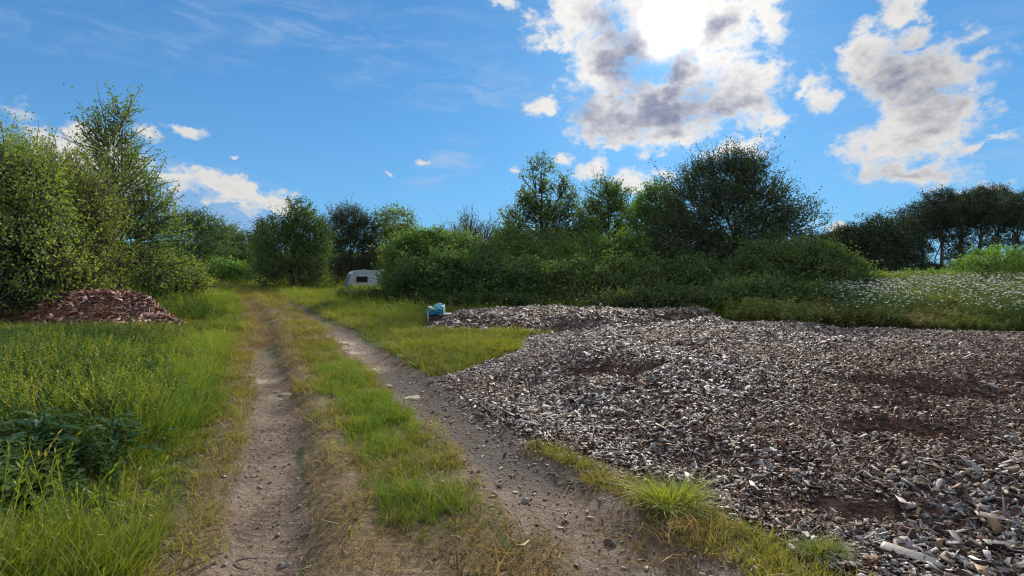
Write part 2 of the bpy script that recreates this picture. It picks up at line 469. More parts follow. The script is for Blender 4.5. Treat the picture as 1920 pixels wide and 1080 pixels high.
def zones(x, y):
    l, r = xl(y), xr(y)
    dl, dr = x - l, x - r
    w = .34 * (fbm(x * 2.3, y * 2.3, 4, 9) - .5)
    far = sstep(40, 22, y)
    bl = sstep(.33, .17, np.abs(dl + .03 + w)) ; br = sstep(.46, .28, np.abs(dr - .03 + w * 1.6))
    # darker muddy apron between the right rut and the tip of the chip pile
    apron = gauss2(x, y, -.75, 6.3, .55, 1.5, .45) * 1.1
    bl = bl * (.35 + .65 * sstep(9.5, 5.5, y + 5 * (fbm(x * .9, y * .5, 3, 15) - .5))); br = br * (.42 + .58 * sstep(15, 9, y + 6 * (fbm(x * .9, y * .5, 3, 16) - .5)))
    bare = np.clip(np.maximum(np.maximum(bl, br), apron), 0, 1) * (.5 + .5 * far)
    mid = ((dl > .2) & (dr < -.2)).astype(float)
    edge = sstep(.95, .35, -dl) * (dl < 0)
    dry = np.clip(edge * .9 + mid * (.75 + .5 * (fbm(x * 1.2, y * 1.2, 3, 12) - .5)) + (dr > 0) * sstep(1.6, .4, dr) * .8 * (y < 5), 0, 1)
    pale = .45 * gauss2(x, y, -.7, 5.2, .35, .9, .4) + gauss2(x, y, -3.7, 11, .35, 1.6, .55) * .6 + gauss2(x, y, -11.5, 26, 1.2, 6, .55) * .7
    for (cx, cy, r) in ((-2.19, 8.1, .24), (-1.66, 6.95, .17), (-1.22, 6.25, .20), (-3.5, 11.0, .32), (-2.75, 6.5, .20), (-.66, 5.3, .2), (-1.9, 7.5, .15), (-1.42, 6.55, .13), (-3.0, 9.7, .22), (-3.45, 7.3, .16)):
        pale = pale + 1.3 * gauss2(x, y, cx, cy, r, r * .8, .5)
    return bare, dry, np.clip(pale, 0, 1)


def build_ground():
    rows = np.concatenate([np.linspace(-8, 1.6, 14), 1.6 + (np.exp(np.linspace(0, math.log(420), 430)) - 1) * .95])
    rows = np.unique(np.round(rows, 4))
    t = np.linspace(-1, 1, 330); t = np.sign(t) * (np.abs(t) ** 1.15)
    Y, T = np.meshgrid(rows, t, indexing='ij')
    X = T * (5.0 + 1.5 * np.maximum(Y, 0)) - .15 * np.maximum(Y, 0)
    X = np.where(Y < 0, T * 5.0 * (1 + 0 * Y), X)
    Z = land(X, Y)
    nr, nc = X.shape
    V = np.stack([X, Y, Z], -1).reshape(-1, 3)
    idx = np.arange(nr * nc).reshape(nr, nc)
    Q = np.stack([idx[:-1, :-1], idx[:-1, 1:], idx[1:, 1:], idx[1:, :-1]], -1).reshape(-1, 4)
    C = V[Q].mean(1)
    l, r = xl(C[:, 1]), xr(C[:, 1])
    tr = (C[:, 0] > l - .42) & (C[:, 0] < r + .5) & (C[:, 1] < 55)
    mat = soil_material()
    res = []
    for name, sel in (('ground', ~tr), ('dirt_track', tr)):
        q = Q[sel]; used, inv = np.unique(q, return_inverse=True)
        v = V[used]; bare, dry, pale = zones(v[:, 0], v[:, 1])
        sp = poly_sd(v[:, 0], v[:, 1], PILE); mud = np.clip(np.exp(-np.abs(sp) / .8) * sstep(3.0, 5.0, v[:, 1]) * (v[:, 0] < 1.2) * 1.4 + gauss2(v[:, 0], v[:, 1], -1.35, 7.4, .7, .55) + .5 * gauss2(v[:, 0], v[:, 1], .15, 4.1, .3, .6, .5), 0, 1)
        me = mesh_np(name, v, [inv.reshape(-1, 4)], mat,
                     {'bare': ('POINT', 'FLOAT', bare), 'dry': ('POINT', 'FLOAT', dry), 'pale': ('POINT', 'FLOAT', pale), 'mud': ('POINT', 'FLOAT', mud)}, True)
        o = tag(obj(name, me), kind='structure'); res.append(o)
    tag(res[0], 'rough grassy ground on both sides of the track', 'ground')
    tag(res[1], 'rutted dirt track with two bare wheel ruts curving away to the left', 'track')


build_ground()


# ------------------------------------------------------------------ instancing of stuff
def scatter(name, pts, rot, scl, tint, sources, vid=None, parent=None):
    n = len(pts)
    if vid is None: vid = rng.integers(0, len(sources), n)
    scl = np.asarray(scl)
    if scl.ndim == 1: scl = np.repeat(scl[:, None], 3, 1)
    me = bpy.data.meshes.new(name)
    me.vertices.add(n); me.vertices.foreach_set('co', np.asarray(pts, np.float32).ravel())
    for k, typ, key, arr in (('rot', 'FLOAT_VECTOR', 'vector', rot), ('scl', 'FLOAT_VECTOR', 'vector', scl), ('tint', 'FLOAT_VECTOR', 'vector', tint)):
        a = me.attributes.new(k, typ, 'POINT'); a.data.foreach_set(key, np.asarray(arr, np.float32).ravel())
    a = me.attributes.new('vid', 'INT', 'POINT'); a.data.foreach_set('value', np.asarray(vid, np.int32))
    me.update()
    o = obj(name, me, parent)
    ng = bpy.data.node_groups.new(name + '_scatter', 'GeometryNodeTree')
    ng.interface.new_socket('Geometry', in_out='INPUT', socket_type='NodeSocketGeometry')
    ng.interface.new_socket('Geometry', in_out='OUTPUT', socket_type='NodeSocketGeometry')
    N = ng.nodes.new; Lk = ng.links.new
    gi, go = N('NodeGroupInput'), N('NodeGroupOutput')
    iop = N('GeometryNodeInstanceOnPoints'); g2i = N('GeometryNodeGeometryToInstance')
    for s in sources:
        oi = N('GeometryNodeObjectInfo'); oi.inputs[0].default_value = s; oi.transform_space = 'ORIGINAL'
        Lk(oi.outputs['Geometry'], g2i.inputs[0])

    def na(k, t):
        q = N('GeometryNodeInputNamedAttribute'); q.data_type = t; q.inputs[0].default_value = k
        return [s for s in q.outputs if s.enabled and s.name == 'Attribute'][0]
    e2r = N('FunctionNodeEulerToRotation'); Lk(na('rot', 'FLOAT_VECTOR'), e2r.inputs[0])
    Lk(gi.outputs[0], iop.inputs['Points']); Lk(g2i.outputs[0], iop.inputs['Instance'])
    iop.inputs['Pick Instance'].default_value = True
    Lk(na('vid', 'INT'), iop.inputs['Instance Index']); Lk(e2r.outputs[0], iop.inputs['Rotation']); Lk(na('scl', 'FLOAT_VECTOR'), iop.inputs['Scale'])
    Lk(iop.outputs[0], go.inputs[0])
    md = o.modifiers.new('scatter', 'NODES'); md.node_group = ng
    return o


def source(name, me): return bpy.data.objects.new(name, me)


def blades(n, h, spread, lean, width, seed, mat, hvar=.4, segs=3, seedhead=0):
    """one tuft of grass: tapering, bending strips"""
    g = np.random.default_rng(seed)
    a = g.random(n) * 6.283; rr = spread * np.sqrt(g.random(n))
    base = np.stack([rr * np.cos(a), rr * np.sin(a), np.full(n, -.015)], -1)
    hd = a + g.normal(0, .9, n)
    hh = h * (1 - hvar * g.random(n)); ln = lean * hh * g.uniform(.2, 1.3, n)
    dirv = np.stack([np.cos(hd), np.sin(hd), 0 * hd], -1)
    fa = g.random(n) * 6.283
    side = np.stack([np.cos(fa), np.sin(fa), 0 * fa], -1)
    V = []; H = []
    for k in range(segs + 1):
        t = k / segs
        c = base + dirv * (ln * t ** 1.9)[:, None]; c[:, 2] += hh * (t - .35 * lean * t ** 2.4)
        w = width * (1 - t ** 1.6) * .5 * g.uniform(.8, 1.2, n) + .0004
        V += [c - side * w[:, None], c + side * w[:, None]]; H += [np.full(n, t)] * 2
    V = np.stack(V, 1); H = np.stack(H, 1); m = V.shape[1]
    off = (np.arange(n) * m)[:, None]
    Q = [off + np.array([[2 * k, 2 * k + 1, 2 * k + 3, 2 * k + 2]]) for k in range(segs)]
    Fs = [np.concatenate(Q)]
    V = V.reshape(-1, 3); H = H.reshape(-1)
    if seedhead:
        for i in range(seedhead):     # flowering stems: a thin stalk with a loose panicle of little diamonds
            p0 = base[i % n]; dv = dirv[i % n]; L_ = h * g.uniform(1.25, 1.7)
            P = [p0 + dv * (.22 * L_ * t ** 2) + np.array([0, 0, L_ * t]) for t in (0, .5, 1)]
            s = side[i % n] * .0016; b0 = len(V)
            V = np.concatenate([V] + [np.stack([p - s, p + s]) for p in P]); H = np.concatenate([H, np.full(6, .9)])
            Fs.append(np.array([[b0, b0 + 1, b0 + 3, b0 + 2], [b0 + 2, b0 + 3, b0 + 5, b0 + 4]]))
            for q in range(7):
                c = P[1] + (P[2] - P[1]) * (.45 + .1 * q) ; d = g.normal(0, 1, 3); d[2] = abs(d[2]) + .6; d = d / np.linalg.norm(d)
                e = np.cross(d, g.normal(0, 1, 3)); e /= np.linalg.norm(e); b0 = len(V)
                V = np.concatenate([V, np.stack([c, c + d * .016 + e * .004, c + d * .034, c + d * .016 - e * .004])]); H = np.concatenate([H, np.full(4, 1.3)])
                Fs.append(np.array([[b0, b0 + 1, b0 + 2, b0 + 3]]))
    return mesh_np('grass_tuft', V, Fs, mat, {'h': ('POINT', 'FLOAT', H)})


GRASS = inst_leaf_mat('grass_blade')
DRY = inst_leaf_mat('dry_grass', .25, (1.1, 1.0, .7), (1.2, 1.12, .95))


def mixcol(a, b, t): return np.asarray(a)[None] * (1 - t[:, None]) + np.asarray(b)[None] * t[:, None]


def on_piles(x, y):
    return (poly_sd(x, y, PILE) > -.03) | (poly_sd(x, y, PILE2) > .0) | (poly_sd(x, y, PILE3) > .05)


def candidates(n, d0, d1, p0, p1, cap):
    d = np.exp(rng.uniform(math.log(d0), math.log(d1), n)); px = rng.uniform(p0, p1, n)
    x = (px - 960) / 1000 * d
    dens = n / (math.log(d1 / d0) * (p1 - p0) / 1000 * d * d)
    keep = rng.random(n) < np.minimum(1, cap / dens)
    return x[keep], d[keep]


def build_grass():
    tall = [source('t', blades(16, .36, .07, .55, .0065, s, GRASS)) for s in range(5)]
    tall += [source('t', blades(12, .36, .07, .6, .0065, s, GRASS, seedhead=2)) for s in range(20, 22)]
    short = [source('s', blades(16, .12, .06, .8, .0048, s, GRASS, segs=2)) for s in range(5)]
    dry = [source('d', blades(14, .13, .07, 1.1, .0042, s, DRY, segs=3, hvar=.7)) for s in range(5)]
    tilt = lambda n, a=.18: np.stack([rng.normal(0, a, n), rng.normal(0, a, n), rng.uniform(0, 6.283, n)], -1)

    x, y = candidates(330000, 1.7, 62, -330, 2250, 520)
    l, r = xl(y), xr(y); dl, dr = x - l, x - r
    op = on_piles(x, y)
    bare, dryz, _ = zones(x, y)
    nA = fbm(x * .9, y * .9, 3, 40); nB = fbm(x * 2.6, y * 2.6, 3, 44); nC = fbm(x * .35, y * .35, 2, 48)
    rnd = rng.random(len(x))
    # ---- long grass
    verge = sstep(.48, .95, -dl + .5 * (nB - .5)) * (y > 0)
    rightlong = (dr > .9) * sstep(13.5, 17, y) * (x < 9)
    leftofheap = gauss2(x, y, -1.2, 11.0, .9, .7) * 1.2 + gauss2(x, y, -.2, 10.9, .7, .5)
    cs = dr + .78 + .12 * (nA - .5)
    centre = np.exp(-(cs / .34) ** 4) * sstep(2.7, 3.4, y + 1.2 * (nB - .5)) * sstep(12, 8, y) * (.5 + .5 * sstep(.33, .48, nB))
    farall = sstep(24, 34, y)
    pT = np.clip(verge * (.30 + .75 * sstep(.35, .6, nA)) + rightlong * .9 + farall * .9 * (np.abs(dl - .9) > 1.3) + leftofheap * .7 + centre * .9, 0, 1)
    k = (rnd < pT) & ~op & (bare < .45)
    xx, yy, n = x[k], y[k], k.sum()
    hs = (.30 + .80 * sstep(.36, .64, nA[k])) * (verge[k] * .95 + (1 - verge[k]) * .62) * rng.uniform(.75, 1.2, n)
    hs *= 1 - .40 * (centre[k] > .05) * (verge[k] < .3)
    hs *= np.where((leftofheap[k] > .3) & (yy < 13), .45, 1)
    hs *= 1 + .25 * sstep(2.5, 5, -dl[k]) * sstep(6, 3, yy)
    hs *= 1 + yy / 90
    hs *= 1 - .62 * np.clip(gauss2(xx, yy, -8.4, 10.4, 3.0, 2.6), 0, 1) - .3 * sstep(3.2, 6, yy) * (dl[k] < 0)
    hs = np.maximum(hs, .16)
    tone = np.clip(.5 + 1.8 * (nC[k] - .5) + 1.6 * (nA[k] - .5) + .8 * (nB[k] - .5) + rng.normal(0, .18, n), 0, 1)
    col = mixcol((.055, .12, .018), (.165, .225, .03), tone)
    dryt = sstep(.55, .9, dryz[k] + .5 * (nB[k] - .5)); yel = np.clip(dryt + (rng.random(n) < .09), 0, 1)
    col = col * (1 - yel[:, None] * .75) + np.array([.27, .23, .075])[None] * yel[:, None] * .75
    ce = ((centre[k] > .05) & (verge[k] < .3))[:, None]; col = np.where(ce, mixcol((.07, .15, .02), (.18, .265, .034), rng.random(n)), col)
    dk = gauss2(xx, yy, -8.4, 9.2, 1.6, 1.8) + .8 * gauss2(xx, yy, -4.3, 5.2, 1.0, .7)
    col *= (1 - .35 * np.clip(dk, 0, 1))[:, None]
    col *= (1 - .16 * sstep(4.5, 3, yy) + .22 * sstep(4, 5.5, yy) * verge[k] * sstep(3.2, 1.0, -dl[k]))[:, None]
    wd = hs * (1 + yy / 14)
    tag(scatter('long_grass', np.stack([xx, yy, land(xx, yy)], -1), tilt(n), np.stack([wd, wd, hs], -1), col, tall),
        'long green grass covering the verge left of the track and the meadow edges', 'grass', kind='stuff')
    # ---- short grass
    mid = (dl > .36) & (dr < -.36)
    strip = (dr > .42) * (y < 5.2) * (1 - sstep(-.1, .25, poly_sd(x, y, PILE)))
    rightlawn = (dr > .5) * sstep(5.5, 7.8, y) * (y < 30)
    pS = np.clip(mid * (.42 * sstep(.40, .62, nB) + .05) * sstep(2.6, 5.0, y + 2.2 * (nA - .5)) * (.45 + .55 * sstep(-1.35, -.9, dr)) + rightlawn * (.35 + .8 * sstep(.3, .55, nB)) + strip * 1.0 * sstep(.2, .36, nB) + (verge > .2) * .35 + (verge <= .2) * (dl < -.3) * .3 * nB + farall, 0, 1)
    k = (rng.random(len(x)) < pS) & ~op & ((bare < .40 + .15 * rng.random(len(x))) | (rng.random(len(x)) < .20 * sstep(.45, .6, nA)))
    xx, yy, n = x[k], y[k], k.sum()
    hs = rng.uniform(.5, 1.35, n) * (1 + yy / 40) * (.65 + .7 * nA[k])
    tone = np.clip(.5 + 1.4 * (nA[k] - .5) + rng.normal(0, .2, n), 0, 1)
    col = mixcol((.08, .125, .022), (.23, .25, .04), tone)
    yel = np.clip(.75 * dryz[k] + (rng.random(n) < .15), 0, 1)[:, None]
    col = col * (1 - yel * .7) + np.array([.25, .20, .075])[None] * yel * .7
    hs *= np.where(strip[k] > 0, .68, 1)
    wd = hs * (1 + yy / 18)
    tag(scatter('short_grass', np.stack([xx, yy, land(xx, yy)], -1), tilt(n, .25), np.stack([wd, wd, hs], -1), col, short),
        'short trodden grass between the ruts and beside the track', 'grass', kind='stuff')
    # ---- dry straw
    pD = np.clip((dryz - .25) * .8, 0, .6) * (.12 + .9 * sstep(.42, .62, nB)) + .04 * (verge > .3) + .22 * (bare > .3) + .16 * (bare > .1)
    pD = pD + .30 * mid * sstep(5.0, 3.2, y) * sstep(.40, .6, nA)
    k = (rng.random(len(x)) < pD) & ~op & ((bare < .5) | (rng.random(len(x)) < .7)) & (y < 30)
    xx, yy, n = x[k], y[k], k.sum()
    hs = rng.uniform(.25, .75, n) * np.where(bare[k] > .4, .45, 1) * (1 + yy / 40)
    boost = gauss2(xx, yy, -.05, 2.75, .35, .5) + gauss2(xx, yy, .75, 2.9, .5, .5)
    hs *= 1 + 1.3 * boost
    tone = np.clip(nA[k] + rng.normal(0, .25, n), 0, 1)
    col = mixcol((.13, .085, .045), (.36, .26, .11), tone)
    wd = hs * (1 + yy / 16)
    tag(scatter('dry_grass', np.stack([xx, yy, land(xx, yy)], -1), tilt(n, .5), np.stack([wd, wd, hs * .9], -1), col, dry),
        'dry straw coloured grass along the edges of the ruts', 'grass', kind='stuff')


build_grass()


# ------------------------------------------------------------------ wood chips
def chip_mesh(L_, W, T, seed, mat):
    """a split chip: an irregular slab with a pointed or torn end"""
    g = np.random.default_rng(seed)
    xs = np.array([-.5, -.42, .38, .5]) * L_
    ws = np.array([g.uniform(.25, .95), g.uniform(.85, 1), g.uniform(.6, 1), g.uniform(.1, .8)]) * W * .5
    ts = np.array([.7, 1, .9, .5]) * T * .5
    off = g.normal(0, .16 * W, 4); bend = np.array([0, .2, -.1, .3]) * g.normal(0, .8 * T)
    V = []
    for i in range(4):
        j = g.normal(0, .22 * W, 4)
        V += [(xs[i] + j[0], off[i] - ws[i], bend[i] - ts[i]), (xs[i] + j[1], off[i] + ws[i], bend[i] - ts[i]),
              (xs[i] + j[2], off[i] + ws[i] * .85, bend[i] + ts[i]), (xs[i] + j[3], off[i] - ws[i] * .8, bend[i] + ts[i])]
    Q = []
    for i in range(3):
        a = 4 * i
        for k in range(4): Q.append((a + k, a + (k + 1) % 4, a + 4 + (k + 1) % 4, a + 4 + k))
    Q += [(3, 2, 1, 0), (12, 13, 14, 15)]
    return mesh_np('wood_chip', np.array(V), [np.array(Q)[:, ::-1]], mat)


def chip_material(name, attr_kind):
    m, nt, out = new_mat(name); L = nt.links.new
    b = nt.nodes.new('ShaderNodeBsdfPrincipled'); L(b.outputs[0], out.inputs[0])
    if attr_kind == 'OBJECT':
        n = nt.nodes.new('ShaderNodeObjectInfo'); col = n.outputs['Color']
    else: col = attr(nt, 'tint', 'INSTANCER', 'Color')
    g = tex_noise(nt, 60, 3, 'Object', stretch=(.15, 1.6, 1))
    L(add_mix(nt, g.step(.3, .75), add_mix(nt, 1.0, col, (.58, .55, .52), 'MULTIPLY'), add_mix(nt, 1.0, col, (1.3, 1.28, 1.25), 'MULTIPLY')), b.inputs['Base Color'])
    b.inputs['Roughness'].default_value = .64; b.inputs['Specular IOR Level'].default_value = .27
    bn = nt.nodes.new('ShaderNodeBump'); bn.inputs['Strength'].default_value = .4; bn.inputs['Distance'].default_value = .004
    L(g.s, bn.inputs['Height']); L(bn.outputs[0], b.inputs['Normal'])
    return m


def pile_material():
    m, nt, out = new_mat('mulch'); L = nt.links.new
    b = nt.nodes.new('ShaderNodeBsdfPrincipled'); L(b.outputs[0], out.inputs[0])
    tc = nt.nodes.new('ShaderNodeTexCoord')
    mp = nt.nodes.new('ShaderNodeMapping'); mp.inputs['Scale'].default_value = (1, 2.2, 2.2); mp.inputs['Rotation'].default_value = (0, 0, .6)
    L(tc.outputs['Object'], mp.inputs[0])
    v = nt.nodes.new('ShaderNodeTexVoronoi'); v.inputs['Scale'].default_value = 20; L(mp.outputs[0], v.inputs['Vector'])
    sp = nt.nodes.new('ShaderNodeSeparateColor'); L(v.outputs['Color'], sp.inputs[0])
    c = add_mix(nt, S(nt, sp.outputs[0]), (.040, .021, .014), (.14, .076, .050))
    L(c, b.inputs['Base Color']); b.inputs['Roughness'].default_value = .85
    bn = nt.nodes.new('ShaderNodeBump'); bn.inputs['Strength'].default_value = 1; bn.inputs['Distance'].default_value = .03
    L(S(nt, sp.outputs[1]).s, bn.inputs['Height']); L(bn.outputs[0], b.inputs['Normal'])
    return m


MULCH = pile_material()
CHIP_I = chip_material('weathered_chip', 'INSTANCER')
CHIP_O = chip_material('weathered_chip_near', 'OBJECT')


def heap_mesh(name, P, zf, res):
    x0, y0 = P.min(0) - .3; x1, y1 = P.max(0) + .3
    xs = np.arange(x0, x1, res); ys = np.arange(y0, y1, res)
    X, Y = np.meshgrid(xs, ys, indexing='ij'); Z, sd = zf(X, Y)
    Z = np.where(sd < .02, land(X, Y) - .03, Z)
    idx = np.arange(X.size).reshape(X.shape)
    Q = np.stack([idx[:-1, :-1], idx[1:, :-1], idx[1:, 1:], idx[:-1, 1:]], -1).reshape(-1, 4)
    Q = Q[(sd.ravel()[Q] > -.06).any(1)]
    used, inv = np.unique(Q, return_inverse=True)
    V = np.stack([X, Y, Z], -1).reshape(-1, 3)[used]
    return mesh_np(name, V, [inv.reshape(-1, 4)], MULCH, smooth=True)


def normal_euler(zf, x, y, tilt):
    e = .06
    z0 = zf(x, y)[0]; zx = zf(x + e, y)[0]; zy = zf(x, y + e)[0]
    n = np.stack([-(zx - z0) / e, -(zy - z0) / e, np.ones_like(z0)], -1); n = unit(n)
    n = unit(n + rng.normal(0, tilt, n.shape))
    a = rng.uniform(0, 6.283, len(x)); t = np.stack([np.cos(a), np.sin(a), 0 * a], -1)
    t = unit(t - n * (t * n).sum(-1, keepdims=True)); b = np.cross(n, t)
    # matrix columns t,b,n -> XYZ euler
    ry = np.arcsin(np.clip(-t[:, 2], -1, 1)); rx = np.arctan2(b[:, 2], n[:, 2]); rz = np.arctan2(t[:, 1], t[:, 0])
    return np.stack([rx, ry, rz], -1), z0


PAL = np.array([(.25, .23, .22), (.37, .345, .325), (.60, .565, .52), (.16, .10, .065), (.24, .16, .095), (.042, .027, .021), (.105, .060, .042), (.15, .066, .042), (.17, .165, .17)])


def chip_tints(x, y, brown, n):
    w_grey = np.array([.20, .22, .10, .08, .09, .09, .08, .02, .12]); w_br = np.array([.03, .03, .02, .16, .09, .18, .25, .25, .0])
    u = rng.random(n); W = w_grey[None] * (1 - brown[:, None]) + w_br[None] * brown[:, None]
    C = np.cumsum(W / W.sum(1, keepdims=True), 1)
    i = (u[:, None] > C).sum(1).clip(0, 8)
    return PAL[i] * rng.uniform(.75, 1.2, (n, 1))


def brown_main(x, y):
    b = gauss2(x, y, 4.4, 4.75, 2.3, .75, .12) * 1.2 + gauss2(x, y, 5.2, 6.4, 2.6, 1.4, .1) * .85 + gauss2(x, y, -.35, 6.5, .7, .45, -.7) * .9 + gauss2(x, y, 1.3, 8.4, 1.3, .55) * .8 + gauss2(x, y, 7.3, 8.6, 2.2, .5, -.2) * .9
    b += (.25 + .75 * sstep(1.5, 3.5, x)) * sstep(.50, .66, fbm(x * .75, y * 1.1, 3, 71)) * .75 + gauss2(x, y, 1.9, 3.2, .9, .25, .6) * .6 + .28 * sstep(.48, .68, fbm(x * 3, y * 3, 2, 73))
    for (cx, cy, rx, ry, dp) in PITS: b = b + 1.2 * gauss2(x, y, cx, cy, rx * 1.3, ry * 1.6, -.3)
    return np.clip(b, 0, 1)


def build_chips():
    kinds = [(1.0, .34, .07), (1.0, .40, .08), (1.0, .20, .08), (1.0, .55, .07), (1.0, .15, .06), (.75, .6, .10), (1.0, .46, .06), (.65, .5, .18), (1.0, .28, .05), (.6, .5, .10)]
    src = [source('c', chip_mesh(*k, 60 + i, CHIP_I)) for i, k in enumerate(kinds)]
    near = [chip_mesh(*k, 60 + i, CHIP_O) for i, k in enumerate(kinds)]

    # --- the wide heap in the foreground
    root = tag(empty('wood_chip_heap', (4, 6, 0)), 'wide low heap of grey and brown wood chips filling the right foreground', 'wood chips', 'heaps of wood chips')
    off = np.array(root.location)
    me = heap_mesh('mulch_mound', PILE, pile_z, .09)
    o = obj('mulch_mound', me, root); o.location = -root.location
    n = 330000
    d = np.exp(rng.uniform(math.log(1.8), math.log(14.5), n)); px = rng.uniform(700, 2300, n); x = (px - 960) / 1000 * d; y = d
    dens = n / (math.log(14.5 / 1.8) * 1.6 * d * d); keep = rng.random(n) < np.minimum(1, 3800 / dens)
    x, y = x[keep], y[keep]
    zz, sd = pile_z(x, y)
    k = sd + .16 * rng.normal(0, 1, len(x)) * (rng.random(len(x)) < .35) > .02
    k &= sd > -.45
    x, y, sd = x[k], y[k], sd[k]; n = len(x)
    eul, z0 = normal_euler(pile_z, x, y, .40)
    z0 = np.where(sd > 0, z0, land(x, y) + .006)
    br = brown_main(x, y)
    tint = chip_tints(x, y, br, n)
    ln = rng.lognormal(math.log(.052), .34, n) * (1 - .42 * br) * (1 + np.maximum(y - 4, 0) * .03)
    ln = np.where(rng.random(n) < .42, ln * rng.uniform(.3, .6, n), ln * 1.08)
    ln = np.clip(ln, .014, .17)
    wd = np.clip(ln, .012, .11) * rng.uniform(.7, 1.25, n)
    scl = np.stack([ln, wd, wd * rng.uniform(.5, .95, n)], -1)
    lift = rng.random(n) ** 2 * .035 * sstep(-.05, .2, sd)
    pts = np.stack([x, y, z0 + .004 + lift], -1)
    vid = rng.integers(0, len(kinds), n)
    # the 300 that show largest are parts of their own
    pxx = 960 + x / y * 1000; pyy = 505 + (1.5 - pts[:, 2]) / y * 1000
    infr = (pxx > 5) & (pxx < 1915) & (pyy < 1075) & (sd > 0)
    size = ln / np.hypot(y, 1.2) * infr * (lift > .008)
    big = np.argsort(-size)[:296]
    for i in big:
        q = link(bpy.data.objects.new('wood_chip', near[vid[i]]), root)
        q.location = pts[i] - off + np.array([0, 0, .006]); q.rotation_euler = eul[i]; q.scale = scl[i]; q.color = (*tint[i], 1)
    # long pale split pieces lying on top
    slab = chip_mesh(1, .30, .022, 6, CHIP_O)
    for (xx, yy, L_, a, c) in ((2.02, 2.66, .25, -.75, (.36, .33, .30)), (2.62, 2.85, .17, -.4, (.27, .245, .22)), (2.50, 2.68, .15, -.2, (.24, .225, .215)), (1.60, 3.5, .11, 1.2, (.52, .49, .44)), (2.75, 2.6, .17, .5, (.36, .30, .25)), (2.3, 3.1, .14, 1.1, (.40, .37, .33))):
        q = link(bpy.data.objects.new('split_piece', slab), root)
        zz = pile_z(np.array([xx]), np.array([yy]))[0][0]
        q.location = np.array((xx, yy, zz + .045)) - off; q.rotation_euler = (.1, .08, a); q.scale = (L_, L_ * 1.2, L_ * 1.2); q.color = (*c, 1)
    m = np.ones(n, bool); m[big] = False
    so = scatter('loose_chips', pts[m] - off, eul[m], scl[m], tint[m], src, vid[m], root)
    tag(so, kind='stuff')

    # --- heap behind and the small heap on the left
    for P, zf, name_l, nn, tint_b, size, res in (
            (PILE2, pile2_z, 'low heap of wood chips behind the grass strip, blue sack at its left end', 26000, .35, .085, .1),
            (PILE3, pile3_z, 'small reddish brown heap of chips and bark in the grass left of the track', 9000, .72, .10, .1)):
        c = P.mean(0); root = tag(empty('wood_chip_heap', (c[0], c[1], 0)), name_l, 'wood chips', 'heaps of wood chips'); off = np.array(root.location)
        o = obj('mulch_mound', heap_mesh('mulch_mound', P, zf, res), root); o.location = -root.location
        x = rng.uniform(P[:, 0].min() - .3, P[:, 0].max() + .3, nn); y = rng.uniform(P[:, 1].min() - .3, P[:, 1].max() + .3, nn)
        sd = zf(x, y)[1]; k = sd > .01; x, y, sd = x[k], y[k], sd[k]; n = len(x)
        eul, z0 = normal_euler(zf, x, y, .35)
        br = np.clip(tint_b + .9 * (fbm(x * 1.1, y * 1.1, 3, 77) - .5), 0, 1)
        if P is PILE2: br = np.clip(br + gauss2(x, y, 1.6, 14.4, 1.4, .9) * .7 + gauss2(x, y, 4.3, 14, 1.5, .6) * .6, 0, 1)
        t = chip_tints(x, y, br, n)
        if P is PILE3: t = t * np.array([1.75, 1.2, 1.05])
        ln = np.clip(rng.lognormal(math.log(size), .35, n), .03, .25)
        so = scatter('loose_chips', np.stack([x, y, z0 + .005 + rng.random(n) ** 2 * .03], -1) - off, eul, np.stack([ln, ln * .9, ln * .9], -1), t, src, None, root)
        tag(so, kind='stuff')
    return src


CHIP_SRC = build_chips()


# ------------------------------------------------------------------ trees and shrubs
class MB:
    """collects tubes into one mesh"""
    def __init__(self): self.V = []; self.Q = []; self.n = 0
    def tube(self, P, rad, k=6):
        P = np.asarray(P, float); m = len(P)
        T = np.gradient(P, axis=0); T = unit(T)
        ref = np.array([.31, .87, .12]); A = unit(np.cross(T, ref)); B = np.cross(T, A)
        a = np.arange(k) / k * 6.283
        ring = P[:, None] + (np.cos(a)[None, :, None] * A[:, None] + np.sin(a)[None, :, None] * B[:, None]) * np.asarray(rad)[:, None, None]
        self.V.append(ring.reshape(-1, 3))
        i = np.arange(m - 1)[:, None] * k; j = np.arange(k)[None]; j2 = (j + 1) % k
        self.Q.append((np.stack([i + j, i + j2, i + k + j2, i + k + j], -1)).reshape(-1, 4) + self.n); self.n += m * k
    def mesh(self, name, mat): return mesh_np(name, np.concatenate(self.V), [np.concatenate(self.Q)], mat, smooth=True)


def leaves_mesh(name, P, D, size, tint, mat, g, wr=.38):
    n = len(P); D = unit(D)
    s = unit(np.cross(D, g.normal(0, 1, (n, 3)))); nn = np.cross(D, s)
    L_ = size[:, None]; w = L_ * wr
    V = np.stack([P, P + D * L_ * .45 + s * w + nn * L_ * .12, P + D * L_ - nn * L_ * .08, P + D * L_ * .45 - s * w + nn * L_ * .12], 1).reshape(-1, 3)
    Q = np.arange(n * 4).reshape(-1, 4)
    return mesh_np(name, V, [Q], mat, {'tint': ('FACE', 'FLOAT', tint)})


